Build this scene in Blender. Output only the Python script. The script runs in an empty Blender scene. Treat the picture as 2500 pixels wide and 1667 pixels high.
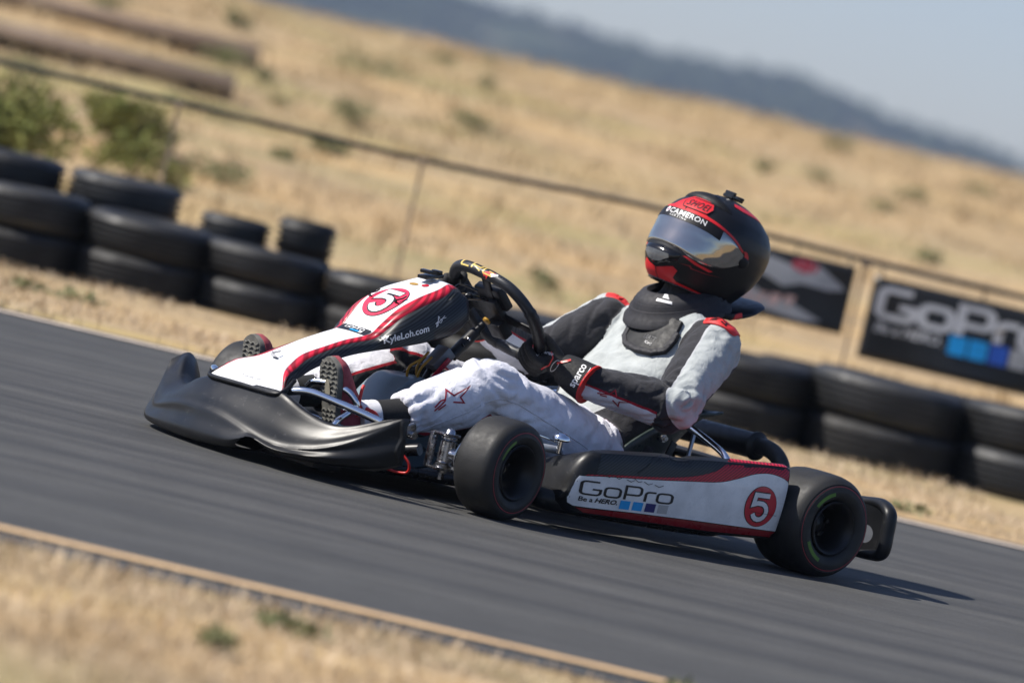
import bpy, bmesh, math, random
import numpy as np
from mathutils import Vector, Matrix, noise
from mathutils.bvhtree import BVHTree

random.seed(7)
RNG = np.random.default_rng(11)
scene = bpy.context.scene
COL = scene.collection
R = math.radians

# ------------------------------------------------------------------ camera, sky, sun, exposure
CAM_H, PITCH, ROLL = 0.945, R(2.13), R(13.07)
cam_data = bpy.data.cameras.new('camera')
cam_data.sensor_width = 36.0
cam_data.lens = 180.0
cam_data.clip_start, cam_data.clip_end = 0.5, 9000.0
cam_data.dof.use_dof = True
cam_data.dof.focus_distance = 13.45
cam_data.dof.aperture_fstop = 2.6
cam = bpy.data.objects.new('camera', cam_data)
COL.objects.link(cam)
cam.location = (0, 0, CAM_H)
_fw = Vector((0, math.cos(PITCH), -math.sin(PITCH)))
_up = Vector((0, math.sin(PITCH), math.cos(PITCH)))
_rt = Vector((1, 0, 0))
_ix = _rt * math.cos(ROLL) + _up * math.sin(ROLL)
_iy = _up * math.cos(ROLL) - _rt * math.sin(ROLL)
cam.rotation_euler = Matrix((_ix, _iy, -_fw)).transposed().to_euler()
scene.camera = cam

SUN_TO = Vector((-0.67, -0.07, 0.72)).normalized()
world = bpy.data.worlds.new('World')
scene.world = world
world.use_nodes = True
_wn = world.node_tree.nodes
_sky = _wn.new('ShaderNodeTexSky')
_sky.sky_type = 'NISHITA'
_sky.sun_disc = False
_sky.sun_elevation = math.asin(SUN_TO.z)
_sky.sun_rotation = math.atan2(SUN_TO.x, SUN_TO.y)
_sky.altitude = 200.0
_sky.air_density = 1.0
_sky.dust_density = 0.7
_sky.ozone_density = 3.0
_tint = _wn.new('ShaderNodeMix'); _tint.data_type = 'RGBA'; _tint.blend_type = 'MULTIPLY'; _tint.inputs[0].default_value = 1.0
_tint.inputs[7].default_value = (0.97, 0.93, 1.03, 1)
world.node_tree.links.new(_sky.outputs['Color'], _tint.inputs[6])
world.node_tree.links.new(_tint.outputs[2], _wn['Background'].inputs['Color'])
_wn['Background'].inputs['Strength'].default_value = 0.078

sun_data = bpy.data.lights.new('sun', 'SUN')
sun_data.energy = 4.2
sun_data.angle = R(0.53)
sun_data.color = (1.0, 0.945, 0.86)
sun = bpy.data.objects.new('sun', sun_data)
COL.objects.link(sun)
sun.rotation_euler = (-SUN_TO).to_track_quat('-Z', 'Y').to_euler()

scene.view_settings.view_transform = 'Standard'
scene.view_settings.look = 'None'
scene.view_settings.exposure = 0.68
scene.view_settings.gamma = 1.0
scene.view_settings.use_curve_mapping = False
scene.render.engine = 'CYCLES'
scene.cycles.use_denoising = True
scene.cycles.max_bounces = 8
scene.cycles.volume_bounces = 0
scene.cycles.caustics_reflective = False
scene.cycles.caustics_refractive = False
scene.cycles.sample_clamp_indirect = 6.0

# ------------------------------------------------------------------ helpers: tags and links
def tag(o, label=None, cat=None, group=None, kind=None):
    if label: o['label'] = label
    if cat: o['category'] = cat
    if group: o['group'] = group
    if kind: o['kind'] = kind
    return o

def empty(name, loc=(0, 0, 0), rz=0.0):
    o = bpy.data.objects.new(name, None)
    o.empty_display_size = 0.1
    COL.objects.link(o)
    o.location = loc
    o.rotation_euler = (0, 0, rz)
    return o

def raw_mesh(name, verts, faces, smooth=True, midx=None, angle=None):
    me = bpy.data.meshes.new(name)
    me.from_pydata([tuple(map(float, v)) for v in verts], [], [tuple(f) for f in faces])
    me.polygons.foreach_set('use_smooth', [bool(smooth)] * len(me.polygons))
    if midx is not None:
        me.polygons.foreach_set('material_index', midx)
    me.update()
    if smooth and angle is not None:
        me.set_sharp_from_angle(angle=R(angle))
    return me

def put(name, me, mats, parent=None, loc=None):
    if not isinstance(mats, (list, tuple)): mats = [mats]
    if not me.materials:
        for m in mats: me.materials.append(m)
    o = bpy.data.objects.new(name, me)
    COL.objects.link(o)
    if parent is not None: o.parent = parent
    if loc is not None: o.location = loc
    return o

class MB:
    """collects shapes into one mesh"""
    def __init__(self): self.v, self.f, self.m = [], [], []
    def add(self, verts, faces, m=0):
        n = len(self.v)
        self.v += [tuple(map(float, p)) for p in verts]
        self.f += [tuple(i + n for i in f) for f in faces]
        self.m += [m] * len(faces)
        return self
    def build(self, name, mats, parent=None, smooth=True, angle=40, recalc=True, loc=None):
        me = raw_mesh(name, self.v, self.f, smooth, self.m)
        if recalc:
            bm = bmesh.new(); bm.from_mesh(me)
            bmesh.ops.recalc_face_normals(bm, faces=bm.faces)
            bm.to_mesh(me); bm.free()
        if smooth and angle: me.set_sharp_from_angle(angle=R(angle))
        return put(name, me, mats, parent, loc)
    def shift(self, off):
        self.v = [(a - off[0], b - off[1], c - off[2]) for a, b, c in self.v]
        return self

def catmull(pts, n=6, closed=False):
    P = [np.array(p, float) for p in pts]
    out = []
    N = len(P)
    rng = range(N if closed else N - 1)
    for i in rng:
        if closed: p0, p1, p2, p3 = P[i - 1], P[i], P[(i + 1) % N], P[(i + 2) % N]
        else:
            p1, p2 = P[i], P[i + 1]
            p0 = P[i - 1] if i > 0 else 2 * p1 - p2
            p3 = P[i + 2] if i + 2 < N else 2 * p2 - p1
        for k in range(n):
            t = k / n
            out.append(0.5 * ((2 * p1) + (-p0 + p2) * t + (2 * p0 - 5 * p1 + 4 * p2 - p3) * t * t + (-p0 + 3 * p1 - 3 * p2 + p3) * t ** 3))
    if not closed: out.append(P[-1])
    return out

def frames(path, closed=False, ref=None):
    P = [np.array(p, float) for p in path]; N = len(P)
    T = []
    for i in range(N):
        a = P[i - 1] if (closed or i > 0) else P[i]
        b = P[(i + 1) % N] if (closed or i < N - 1) else P[i]
        d = b - a; T.append(d / (np.linalg.norm(d) + 1e-12))
    r = np.array(ref if ref is not None else ((0, 0, 1) if abs(T[0][2]) < 0.9 else (1, 0, 0)), float)
    u = r - T[0] * (r @ T[0]); u /= np.linalg.norm(u)
    U = [u]
    for i in range(1, N):
        u = U[-1] - T[i] * (U[-1] @ T[i]); u /= (np.linalg.norm(u) + 1e-12); U.append(u)
    V = [np.cross(T[i], U[i]) for i in range(N)]
    return P, T, U, V

def tube(path, rad, sides=12, closed=False, caps=True, ref=None, squash=1.0):
    P, T, U, V = frames(path, closed, ref); N = len(P)
    if not hasattr(rad, '__len__'): rad = [rad] * N
    if len(rad) != N:
        rad = np.interp(np.linspace(0, 1, N), np.linspace(0, 1, len(rad)), rad)
    vs, fs = [], []
    for i in range(N):
        for k in range(sides):
            a = 2 * math.pi * k / sides
            vs.append(P[i] + (U[i] * math.cos(a) + V[i] * math.sin(a) * squash) * rad[i])
    for i in range(N if closed else N - 1):
        j = (i + 1) % N
        for k in range(sides):
            l = (k + 1) % sides
            fs.append((i * sides + k, i * sides + l, j * sides + l, j * sides + k))
    if caps and not closed:
        fs.append(tuple(range(sides))[::-1]); fs.append(tuple((N - 1) * sides + k for k in range(sides)))
    return vs, fs

def lathe(prof, seg=48, axis='y', closed_prof=False):
    """prof: (radius, height) pairs"""
    vs, fs = [], []; n = len(prof)
    for s in range(seg):
        a = 2 * math.pi * s / seg; c, d = math.cos(a), math.sin(a)
        for r, h in prof:
            if axis == 'y': vs.append((r * c, h, r * d))
            elif axis == 'z': vs.append((r * c, r * d, h))
            else: vs.append((h, r * c, r * d))
    for s in range(seg):
        t = (s + 1) % seg
        for i in range(n if closed_prof else n - 1):
            j = (i + 1) % n
            fs.append((s * n + i, s * n + j, t * n + j, t * n + i))
    return vs, fs

def box(c, size, rot=None, bev=0.0):
    bm = bmesh.new()
    bmesh.ops.create_cube(bm, size=1.0)
    for v in bm.verts: v.co = Vector((v.co.x * size[0], v.co.y * size[1], v.co.z * size[2]))
    if bev > 0: bmesh.ops.bevel(bm, geom=bm.edges[:], offset=bev, segments=2, affect='EDGES', profile=0.6)
    M = rot if rot is not None else Matrix.Identity(3)
    vs = [tuple(M @ v.co + Vector(c)) for v in bm.verts]
    fs = [tuple(v.index for v in f.verts) for f in bm.faces]
    bm.free()
    return vs, fs

def grid(P, wrap_u=False):
    nu, nv = len(P), len(P[0])
    vs = [p for row in P for p in row]
    fs = []
    for i in range(nu if wrap_u else nu - 1):
        j = (i + 1) % nu
        for k in range(nv - 1):
            fs.append((i * nv + k, i * nv + k + 1, j * nv + k + 1, j * nv + k))
    return vs, fs

def look_rot(x, z):
    x = Vector(x).normalized(); z = Vector(z); z = (z - x * z.dot(x)).normalized(); y = z.cross(x)
    return Matrix((x, y, z)).transposed()

def solidify(o, t, offset=-1):
    m = o.modifiers.new('solid', 'SOLIDIFY'); m.thickness = t; m.offset = offset; return o

def subsurf(o, lv=1):
    m = o.modifiers.new('sub', 'SUBSURF'); m.levels = lv; m.render_levels = lv; return o

def bake(o):
    """apply the modifiers of one object"""
    dg = bpy.context.evaluated_depsgraph_get()
    me = bpy.data.meshes.new_from_object(o.evaluated_get(dg))
    o.modifiers.clear(); old = o.data; o.data = me
    bpy.data.meshes.remove(old)
    return o

# ------------------------------------------------------------------ helpers: flat print (lettering and marks)
def flat_text(s, size, bold=0.0, shear=0.0, spacing=1.0, wide=1.0):
    cu = bpy.data.curves.new('t', 'FONT')
    cu.body = s; cu.size = size; cu.offset = bold; cu.shear = shear; cu.space_character = spacing
    cu.dimensions = '2D'; cu.fill_mode = 'BOTH'; cu.resolution_u = 3
    o = bpy.data.objects.new('t', cu); COL.objects.link(o)
    dg = bpy.context.evaluated_depsgraph_get(); dg.update()
    me = bpy.data.meshes.new_from_object(o.evaluated_get(dg))
    v = [(p.co.x * wide, p.co.y) for p in me.vertices]; f = [tuple(q.vertices) for q in me.polygons]
    bpy.data.objects.remove(o); bpy.data.curves.remove(cu); bpy.data.meshes.remove(me)
    return v, f

def text_fit(s, w, h, **k):
    v, f = flat_text(s, 1.0, **k)
    a = np.array(v); mn, mx = a.min(0), a.max(0)
    a = (a - mn) / (mx - mn) * np.array([w, h])
    return [tuple(p) for p in a], f

def stroke(pts, t, closed=False):
    P = [np.array(p, float) for p in pts]; N = len(P); L_, R_ = [], []
    for i in range(N):
        a = P[i - 1] if (closed or i > 0) else None
        b = P[(i + 1) % N] if (closed or i < N - 1) else None
        d1 = (P[i] - a) / np.linalg.norm(P[i] - a) if a is not None else None
        d2 = (b - P[i]) / np.linalg.norm(b - P[i]) if b is not None else None
        if d1 is None: d1 = d2
        if d2 is None: d2 = d1
        n1, n2 = np.array([-d1[1], d1[0]]), np.array([-d2[1], d2[0]])
        m = n1 + n2; m = m / max(np.linalg.norm(m), 1e-6); k = 1.0 / max(m @ n1, 0.35)
        L_.append(P[i] + m * t / 2 * k); R_.append(P[i] - m * t / 2 * k)
    v = [tuple(p) for p in L_ + R_]
    f = [(i, (i + 1) % N, N + (i + 1) % N, N + i) for i in range(N if closed else N - 1)]
    return v, f

def merge2(*items):
    V, F = [], []
    for v, f in items:
        n = len(V); V += list(v); F += [tuple(i + n for i in q) for q in f]
    return V, F

def xf2(item, sx=1, sy=1, dx=0, dy=0, rot=0):
    c, s = math.cos(rot), math.sin(rot)
    return [((x * sx) * c - (y * sy) * s + dx, (x * sx) * s + (y * sy) * c + dy) for x, y in item[0]], item[1]

def arc(cx, cy, r, a0, a1, n=5, ry=None):
    ry = r if ry is None else ry
    return [(cx + r * math.cos(R(a0 + (a1 - a0) * i / n)), cy + ry * math.sin(R(a0 + (a1 - a0) * i / n))) for i in range(n + 1)]

def rrect(x0, y0, x1, y1, r, n=4):
    return arc(x1 - r, y1 - r, r, 0, 90, n) + arc(x0 + r, y1 - r, r, 90, 180, n) + arc(x0 + r, y0 + r, r, 180, 270, n) + arc(x1 - r, y0 + r, r, 270, 360, n)

def camera_wordmark(t=0.13):
    """the squared, rounded letters G o P r o; cap height 1"""
    it = []
    it.append(stroke([(0.78, 1)] + arc(0.2, 0.8, 0.2, 90, 180) + arc(0.2, 0.2, 0.2, 180, 270) + arc(0.68, 0.2, 0.2, 270, 360) + [(0.88, 0.42), (0.5, 0.42)], t))
    it.append(stroke(rrect(1.1, 0, 1.85, 0.7, 0.2), t, True))
    it.append(stroke([(2.1, -0.05), (2.1, 1)] + arc(2.68, 0.8, 0.2, 90, 0) + arc(2.68, 0.55, 0.2, 0, -90) + [(2.16, 0.35)], t))
    it.append(stroke([(3.12, -0.05), (3.12, 0.5)] + arc(3.32, 0.5, 0.2, 180, 90) + [(3.62, 0.7)], t))
    it.append(stroke(rrect(3.72, 0, 4.47, 0.7, 0.2), t, True))
    return merge2(*it)

def numeral_five(t=0.2):
    return stroke([(0.78, 0.9), (0.16, 0.9), (0.12, 0.54), (0.3, 0.6)] + arc(0.46, 0.3, 0.3, 80, -160, 10), t)

def poly(pts):
    return [tuple(p) for p in pts], [tuple(range(len(pts)))]

def disc(r, n=40, rx=None):
    return poly([((rx or r) * math.cos(2 * math.pi * i / n), r * math.sin(2 * math.pi * i / n)) for i in range(n)])

def star_outline(w, h, t):
    """a slanted five pointed star drawn as an outline with swept tail strokes"""
    p = [(0.0, 0.05), (0.30, 0.42), (0.42, 0.98), (0.56, 0.55), (1.0, 0.78), (0.70, 0.36), (0.76, 0.0), (0.50, 0.22)]
    a = stroke([(x * w, y * h) for x, y in p], t)
    b = stroke([(0.02 * w, 0.24 * h), (0.20 * w, 0.50 * h), (0.34 * w, 0.50 * h)], t)
    c = stroke([(0.10 * w, 0.05 * h), (0.30 * w, 0.22 * h)], t)
    return merge2(a, b, c)

def fine2(item, maxlen):
    bm = bmesh.new()
    vs = [bm.verts.new((x, y, 0)) for x, y in item[0]]
    for f in item[1]:
        try: bm.faces.new([vs[i] for i in f])
        except ValueError: pass
    bmesh.ops.triangulate(bm, faces=bm.faces[:])
    for _ in range(7):
        es = [e for e in bm.edges if e.calc_length() > maxlen]
        if not es: break
        bmesh.ops.subdivide_edges(bm, edges=es, cuts=1)
        bmesh.ops.triangulate(bm, faces=[f for f in bm.faces if len(f.verts) > 3])
    bm.verts.index_update()
    out = [(v.co.x, v.co.y) for v in bm.verts], [tuple(v.index for v in f.verts) for f in bm.faces]
    bm.free()
    return out

def bvh_of(obs):
    V, F = [], []
    for o in (obs if isinstance(obs, (list, tuple)) else [obs]):
        n = len(V); V += [v.co.copy() for v in o.data.vertices]; F += [tuple(i + n for i in p.vertices) for p in o.data.polygons]
    return BVHTree.FromPolygons(V, F)

def decal(name, item, bvh, org, ex, ey, mat, parent, off=0.0012, maxlen=0.012, reach=0.12, label=None):
    """lays a flat print on the surface it faces"""
    org = Vector(org); ex = Vector(ex).normalized(); ey = Vector(ey); ey = (ey - ex * ey.dot(ex)).normalized(); n = ex.cross(ey)
    v2, f2 = fine2(item, maxlen)
    pts = []
    for x, y in v2:
        p = org + ex * x + ey * y
        h = bvh.ray_cast(p + n * reach, -n, reach * 2.2)
        if h[0] is None:
            q = bvh.find_nearest(p); pts.append(q[0] + n * off)
        else:
            nn = h[1] if h[1].dot(n) > 0 else -h[1]
            pts.append(h[0] + (nn * 0.6 + n * 0.4) * off)
    me = raw_mesh(name, pts, f2, True)
    bm = bmesh.new(); bm.from_mesh(me)
    for f in bm.faces:
        f.normal_update()
        if f.normal.dot(n) < 0: f.normal_flip()
    bm.to_mesh(me); bm.free()
    o = put(name, me, mat, parent)
    if label: o['label'] = label
    return o

def mapped(name, item, fn, mat, parent, maxlen=0.012):
    v2, f2 = fine2(item, maxlen)
    return put(name, raw_mesh(name, [fn(x, y) for x, y in v2], f2, True), mat, parent)

# ------------------------------------------------------------------ materials
def nodes_of(name):
    m = bpy.data.materials.new(name); m.use_nodes = True
    nt = m.node_tree
    return m, nt, nt.nodes['Principled BSDF']

def N(nt, t, **k):
    n = nt.nodes.new(t)
    for a, b in k.items(): setattr(n, a, b)
    return n

def ramp(nt, stops):
    r = nt.nodes.new('ShaderNodeValToRGB'); e = r.color_ramp.elements
    while len(e) < len(stops): e.new(0.5)
    for q, (p, c) in zip(e, stops):
        q.position = p; q.color = (c, c, c, 1) if not hasattr(c, '__len__') else (*c, 1)
    return r

def coords(nt, scale=(1, 1, 1), rot=(0, 0, 0), kind='Object'):
    t = nt.nodes.new('ShaderNodeTexCoord'); mp = nt.nodes.new('ShaderNodeMapping')
    mp.inputs['Scale'].default_value = scale; mp.inputs['Rotation'].default_value = rot
    nt.links.new(t.outputs[kind], mp.inputs['Vector'])
    return mp.outputs['Vector']

def noise_tex(nt, vec, scale, detail=4, rough=0.55, dist=0.0):
    n = nt.nodes.new('ShaderNodeTexNoise')
    n.inputs['Scale'].default_value = scale; n.inputs['Detail'].default_value = detail
    n.inputs['Roughness'].default_value = rough; n.inputs['Distortion'].default_value = dist
    nt.links.new(vec, n.inputs['Vector'])
    return n

def pm(name, c1, c2=None, scale=30.0, rough=0.5, rvar=0.12, metal=0.0, bump=0.0, bscale=200.0, coat=0.0, stretch=(1, 1, 1), spec=0.5, detail=4):
    """a painted, moulded or woven surface: two close tones broken up by noise, uneven gloss, fine relief"""
    m, nt, b = nodes_of(name); lk = nt.links.new
    c2 = c2 or tuple(x * 0.82 for x in c1)
    vec = coords(nt, stretch)
    n = noise_tex(nt, vec, scale, detail)
    r = ramp(nt, [(0.35, c2), (0.65, c1)]); lk(n.outputs['Fac'], r.inputs['Fac'])
    lk(r.outputs['Color'], b.inputs['Base Color'])
    mr = N(nt, 'ShaderNodeMapRange'); mr.inputs['To Min'].default_value = max(0.02, rough - rvar); mr.inputs['To Max'].default_value = min(1, rough + rvar)
    mr.inputs['From Min'].default_value = 0.3; mr.inputs['From Max'].default_value = 0.7
    n2 = noise_tex(nt, vec, scale * 2.7, 3); lk(n2.outputs['Fac'], mr.inputs['Value']); lk(mr.outputs['Result'], b.inputs['Roughness'])
    b.inputs['Metallic'].default_value = metal
    b.inputs['Specular IOR Level'].default_value = spec
    if coat: b.inputs['Coat Weight'].default_value = coat; b.inputs['Coat Roughness'].default_value = 0.06
    if bump:
        n3 = noise_tex(nt, vec, bscale, 3); bp = N(nt, 'ShaderNodeBump'); bp.inputs['Strength'].default_value = bump; bp.inputs['Distance'].default_value = 0.002
        lk(n3.outputs['Fac'], bp.inputs['Height']); lk(bp.outputs['Normal'], b.inputs['Normal'])
    return m

def carbon(name, dark, light, freq=46.0):
    """woven carbon cloth under lacquer"""
    m, nt, b = nodes_of(name); lk = nt.links.new
    vec = coords(nt)
    sc_ = N(nt, 'ShaderNodeVectorMath', operation='DOT_PRODUCT'); lk(vec, sc_.inputs[0]); sc_.inputs[1].default_value = (0.62, 0.10, 0.78)
    cb = N(nt, 'ShaderNodeCombineXYZ'); lk(sc_.outputs['Value'], cb.inputs[0])
    w = N(nt, 'ShaderNodeTexWave', wave_type='BANDS', bands_direction='X'); w.inputs['Scale'].default_value = freq
    w.inputs['Distortion'].default_value = 0.0
    lk(cb.outputs[0], w.inputs['Vector'])
    r = ramp(nt, [(0.25, dark), (0.75, light)]); lk(w.outputs['Fac'], r.inputs['Fac']); lk(r.outputs['Color'], b.inputs['Base Color'])
    b.inputs['Roughness'].default_value = 0.42; b.inputs['Specular IOR Level'].default_value = 0.35
    b.inputs['Coat Weight'].default_value = 0.10; b.inputs['Coat Roughness'].default_value = 0.15
    return m

M = {}
def scuffed(name, c, scratch, rough):
    """moulded plastic with scattered pale scrapes"""
    m, nt, b = nodes_of(name); lk = nt.links.new
    n = noise_tex(nt, coords(nt, (0.25, 1.0, 1.3), (0.2, 0.3, 0.4)), 46, 5, 0.72); n2 = noise_tex(nt, coords(nt), 7, 4); n3 = noise_tex(nt, coords(nt), 500, 2)
    r = ramp(nt, [(0.0, c), (0.60, c), (0.70, scratch)]); lk(n.outputs['Fac'], r.inputs['Fac'])
    r2 = ramp(nt, [(0.3, 0.75), (0.7, 1.25)]); lk(n2.outputs['Fac'], r2.inputs['Fac'])
    mx = N(nt, 'ShaderNodeMix', data_type='RGBA', blend_type='MULTIPLY'); mx.inputs[0].default_value = 1.0; lk(r.outputs['Color'], mx.inputs[6]); lk(r2.outputs['Color'], mx.inputs[7]); lk(mx.outputs[2], b.inputs['Base Color'])
    q = N(nt, 'ShaderNodeMapRange'); q.inputs['To Min'].default_value = rough - 0.08; q.inputs['To Max'].default_value = rough + 0.08; q.inputs['From Min'].default_value = 0.3; q.inputs['From Max'].default_value = 0.7; lk(n2.outputs['Fac'], q.inputs['Value']); lk(q.outputs['Result'], b.inputs['Roughness'])
    b.inputs['Specular IOR Level'].default_value = 0.30
    bp = N(nt, 'ShaderNodeBump'); bp.inputs['Strength'].default_value = 0.12; bp.inputs['Distance'].default_value = 0.001; lk(n3.outputs['Fac'], bp.inputs['Height']); lk(bp.outputs['Normal'], b.inputs['Normal'])
    return m
M['black_plastic'] = scuffed('black_plastic', (0.0085, 0.009, 0.0105), (0.045, 0.045, 0.045), 0.40)
M['black_satin'] = pm('black_satin', (0.007, 0.007, 0.008), (0.004, 0.004, 0.005), 20, 0.42, 0.1, spec=0.35)
M['black_gloss'] = pm('black_gloss', (0.008, 0.008, 0.009), None, 20, 0.12, 0.05)
M['white_film'] = pm('white_film', (0.80, 0.80, 0.80), (0.76, 0.765, 0.77), 6, 0.3, 0.08, coat=0.2)
M['pod_film'] = pm('pod_film', (0.78, 0.79, 0.80), (0.62, 0.63, 0.64), 14, 0.30, 0.12, coat=0.2, detail=8)
M['red_film'] = pm('red_film', (0.52, 0.012, 0.035), (0.46, 0.010, 0.03), 8, 0.3, 0.08, coat=0.2)
M['pink_red_film'] = pm('pink_red_film', (0.70, 0.03, 0.08), (0.64, 0.026, 0.07), 8, 0.3, 0.08, coat=0.2)
M['dark_red_film'] = pm('dark_red_film', (0.24, 0.008, 0.014), (0.18, 0.007, 0.012), 8, 0.3, 0.08, coat=0.2)
M['carbon'] = carbon('carbon_cloth', (0.004, 0.005, 0.006), (0.020, 0.024, 0.030))
M['red_carbon'] = carbon('red_carbon_cloth', (0.20, 0.004, 0.010), (0.52, 0.012, 0.035))
M['grip_carbon'] = carbon('grip_carbon_cloth', (0.004, 0.004, 0.005), (0.030, 0.033, 0.040), 110)
M['tape'] = pm('grip_tape', (0.006, 0.006, 0.007), (0.004, 0.004, 0.005), 40, 0.5, 0.15, bump=0.4, bscale=260)
M['rubber'] = pm('slick_rubber', (0.019, 0.0185, 0.018), (0.011, 0.011, 0.011), 14, 0.58, 0.1, bump=0.25, bscale=260, spec=0.4)
M['old_rubber'] = pm('weathered_rubber', (0.013, 0.0135, 0.0145), (0.006, 0.0065, 0.007), 5, 0.58, 0.12, bump=0.3, bscale=90)
def aged(m, lo, hi):
    """each old tyre has faded by a different amount"""
    nt = m.node_tree; b = nt.nodes['Principled BSDF']; src = b.inputs['Base Color'].links[0].from_socket
    oi = N(nt, 'ShaderNodeObjectInfo'); q = N(nt, 'ShaderNodeMapRange'); q.inputs['To Min'].default_value = lo; q.inputs['To Max'].default_value = hi
    nt.links.new(oi.outputs['Random'], q.inputs['Value']); mx = N(nt, 'ShaderNodeMix', data_type='RGBA', blend_type='MULTIPLY'); mx.inputs[0].default_value = 1.0
    nt.links.new(src, mx.inputs[6]); nt.links.new(q.outputs['Result'], mx.inputs[7]); nt.links.new(mx.outputs[2], b.inputs['Base Color'])
aged(M['old_rubber'], 0.7, 2.3)
M['dusty_rubber'] = pm('dusty_rubber', (0.021, 0.0205, 0.020), (0.008, 0.008, 0.0085), 4, 0.7, 0.12, bump=0.3, bscale=90)
M['rim'] = pm('dark_magnesium', (0.012, 0.012, 0.013), None, 20, 0.4, 0.1, metal=0.4)
M['chrome'] = pm('chrome', (0.75, 0.77, 0.80), (0.68, 0.70, 0.73), 12, 0.12, 0.05, metal=1.0)
M['steel'] = pm('zinc_steel', (0.55, 0.55, 0.56), (0.40, 0.40, 0.42), 30, 0.25, 0.1, metal=1.0)
M['alloy'] = pm('grey_alloy', (0.45, 0.47, 0.50), (0.36, 0.38, 0.41), 20, 0.4, 0.1, metal=0.6)
M['frame'] = pm('black_frame_tube', (0.012, 0.012, 0.014), None, 15, 0.3, 0.1)
M['seat'] = pm('glass_fibre_seat', (0.040, 0.056, 0.050), (0.024, 0.036, 0.033), 25, 0.35, 0.1, bump=0.1, bscale=300)
M['tank'] = pm('blue_grey_tank', (0.22, 0.29, 0.33), (0.17, 0.23, 0.27), 6, 0.35, 0.08)
M['green'] = pm('green_paint', (0.085, 0.20, 0.014), (0.05, 0.13, 0.01), 30, 0.5, 0.1)
M['red_line'] = pm('red_paint_line', (0.42, 0.03, 0.05), (0.30, 0.02, 0.04), 30, 0.5, 0.1)
M['yellow'] = pm('yellow_hose', (0.45, 0.25, 0.02), (0.34, 0.18, 0.015), 20, 0.4, 0.1)
M['red_cable'] = pm('red_cable', (0.65, 0.02, 0.015), None, 20, 0.45, 0.1)
M['gold'] = pm('gold_print', (0.72, 0.55, 0.16), (0.6, 0.42, 0.1), 40, 0.35, 0.1)
M['white_print'] = pm('white_print', (0.78, 0.78, 0.78), None, 40, 0.45, 0.1)
M['grey_print'] = pm('grey_print', (0.55, 0.55, 0.55), None, 40, 0.45, 0.1)
M['black_print'] = pm('black_print', (0.008, 0.008, 0.01), None, 40, 0.4, 0.1)
M['cyan'] = pm('cyan_print', (0.005, 0.33, 0.75), None, 20, 0.4, 0.1)
M['navy'] = pm('navy_print', (0.015, 0.02, 0.16), None, 20, 0.4, 0.1)
M['blue'] = pm('blue_print', (0.02, 0.10, 0.5), None, 20, 0.4, 0.1)
M['pale_grey'] = pm('pale_grey_print', (0.40, 0.405, 0.41), None, 20, 0.4, 0.1)
M['helmet'] = pm('matt_black_paint', (0.005, 0.005, 0.006), (0.004, 0.004, 0.005), 12, 0.42, 0.06, spec=0.4)
M['helmet_red'] = pm('matt_red_paint', (0.62, 0.015, 0.02), (0.56, 0.013, 0.018), 12, 0.40, 0.06)
M['glove'] = pm('glove_suede', (0.005, 0.005, 0.006), (0.003, 0.003, 0.0035), 60, 0.75, 0.1, bump=0.4, bscale=400)
M['brace'] = pm('brace_foam', (0.017, 0.016, 0.020), (0.010, 0.010, 0.013), 30, 0.7, 0.1, bump=0.3, bscale=500)
M['brace_shell'] = pm('brace_shell', (0.008, 0.0085, 0.010), None, 18, 0.55, 0.1, spec=0.25)
M['pad_red'] = pm('red_pad', (0.68, 0.03, 0.03), (0.6, 0.025, 0.026), 40, 0.6, 0.1, bump=0.3, bscale=500)
M['suede_red'] = pm('red_suede', (0.38, 0.07, 0.085), (0.25, 0.04, 0.05), 40, 0.85, 0.08, bump=0.4, bscale=400)
M['sole'] = pm('sole_rubber', (0.15, 0.145, 0.128), (0.09, 0.088, 0.078), 40, 0.8, 0.1, bump=0.3, bscale=300)
M['sole_pale'] = pm('worn_sole_patch', (0.30, 0.27, 0.2), (0.22, 0.2, 0.15), 40, 0.8, 0.1)
M['sock'] = pm('black_knit', (0.010, 0.010, 0.011), None, 60, 0.85, 0.1, bump=0.5, bscale=500)
M['white_knit'] = pm('white_knit', (0.75, 0.75, 0.76), (0.62, 0.62, 0.64), 60, 0.85, 0.1, bump=0.5, bscale=500)
M['clear_vent'] = pm('smoked_vent', (0.10, 0.105, 0.11), (0.05, 0.05, 0.055), 30, 0.12, 0.06)
# ------------------------------------------------------------------ setting: ground, track, lines, hills
HILL_A = 1.7915
def hill_z(y):
    t = min(max((y - 22.4) / 33, 0), 1); t2 = min(max((y - 55.4) / 70, 0), 1)
    z = HILL_A * (math.sin(t * math.pi / 2) ** 1.1) * (1 - 0.9 * t2 * t2 * (3 - 2 * t2))
    if y > 140: z -= 0.9 * min((y - 140) / 100, 4.0)
    return z
TRACK_Y0, TRACK_Y1 = 9.62, 17.62     # asphalt edges
def bump(x, y):
    """uneven verge and slope: flat near the track, rougher on the hill"""
    a = 0.0
    if y > TRACK_Y1 + 0.05: a = min((y - TRACK_Y1) / 2.0, 1.0) * (0.010 if y < 22.4 else min(0.010 + (y - 22.4) * 0.0035, 0.045))
    elif y < TRACK_Y0 - 0.03: a = min((TRACK_Y0 - y) / 1.0, 1.0) * 0.012
    if y > 90: a *= max(0.0, 1 - (y - 90) / 60)
    return a * (noise.noise(Vector((x * 0.9, y * 0.55, 3.1))) + 0.5 * noise.noise(Vector((x * 2.3, y * 1.7, 7.7)))) * 1.6
def ground_z(x, y):
    return hill_z(y) + bump(x, y)

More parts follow.
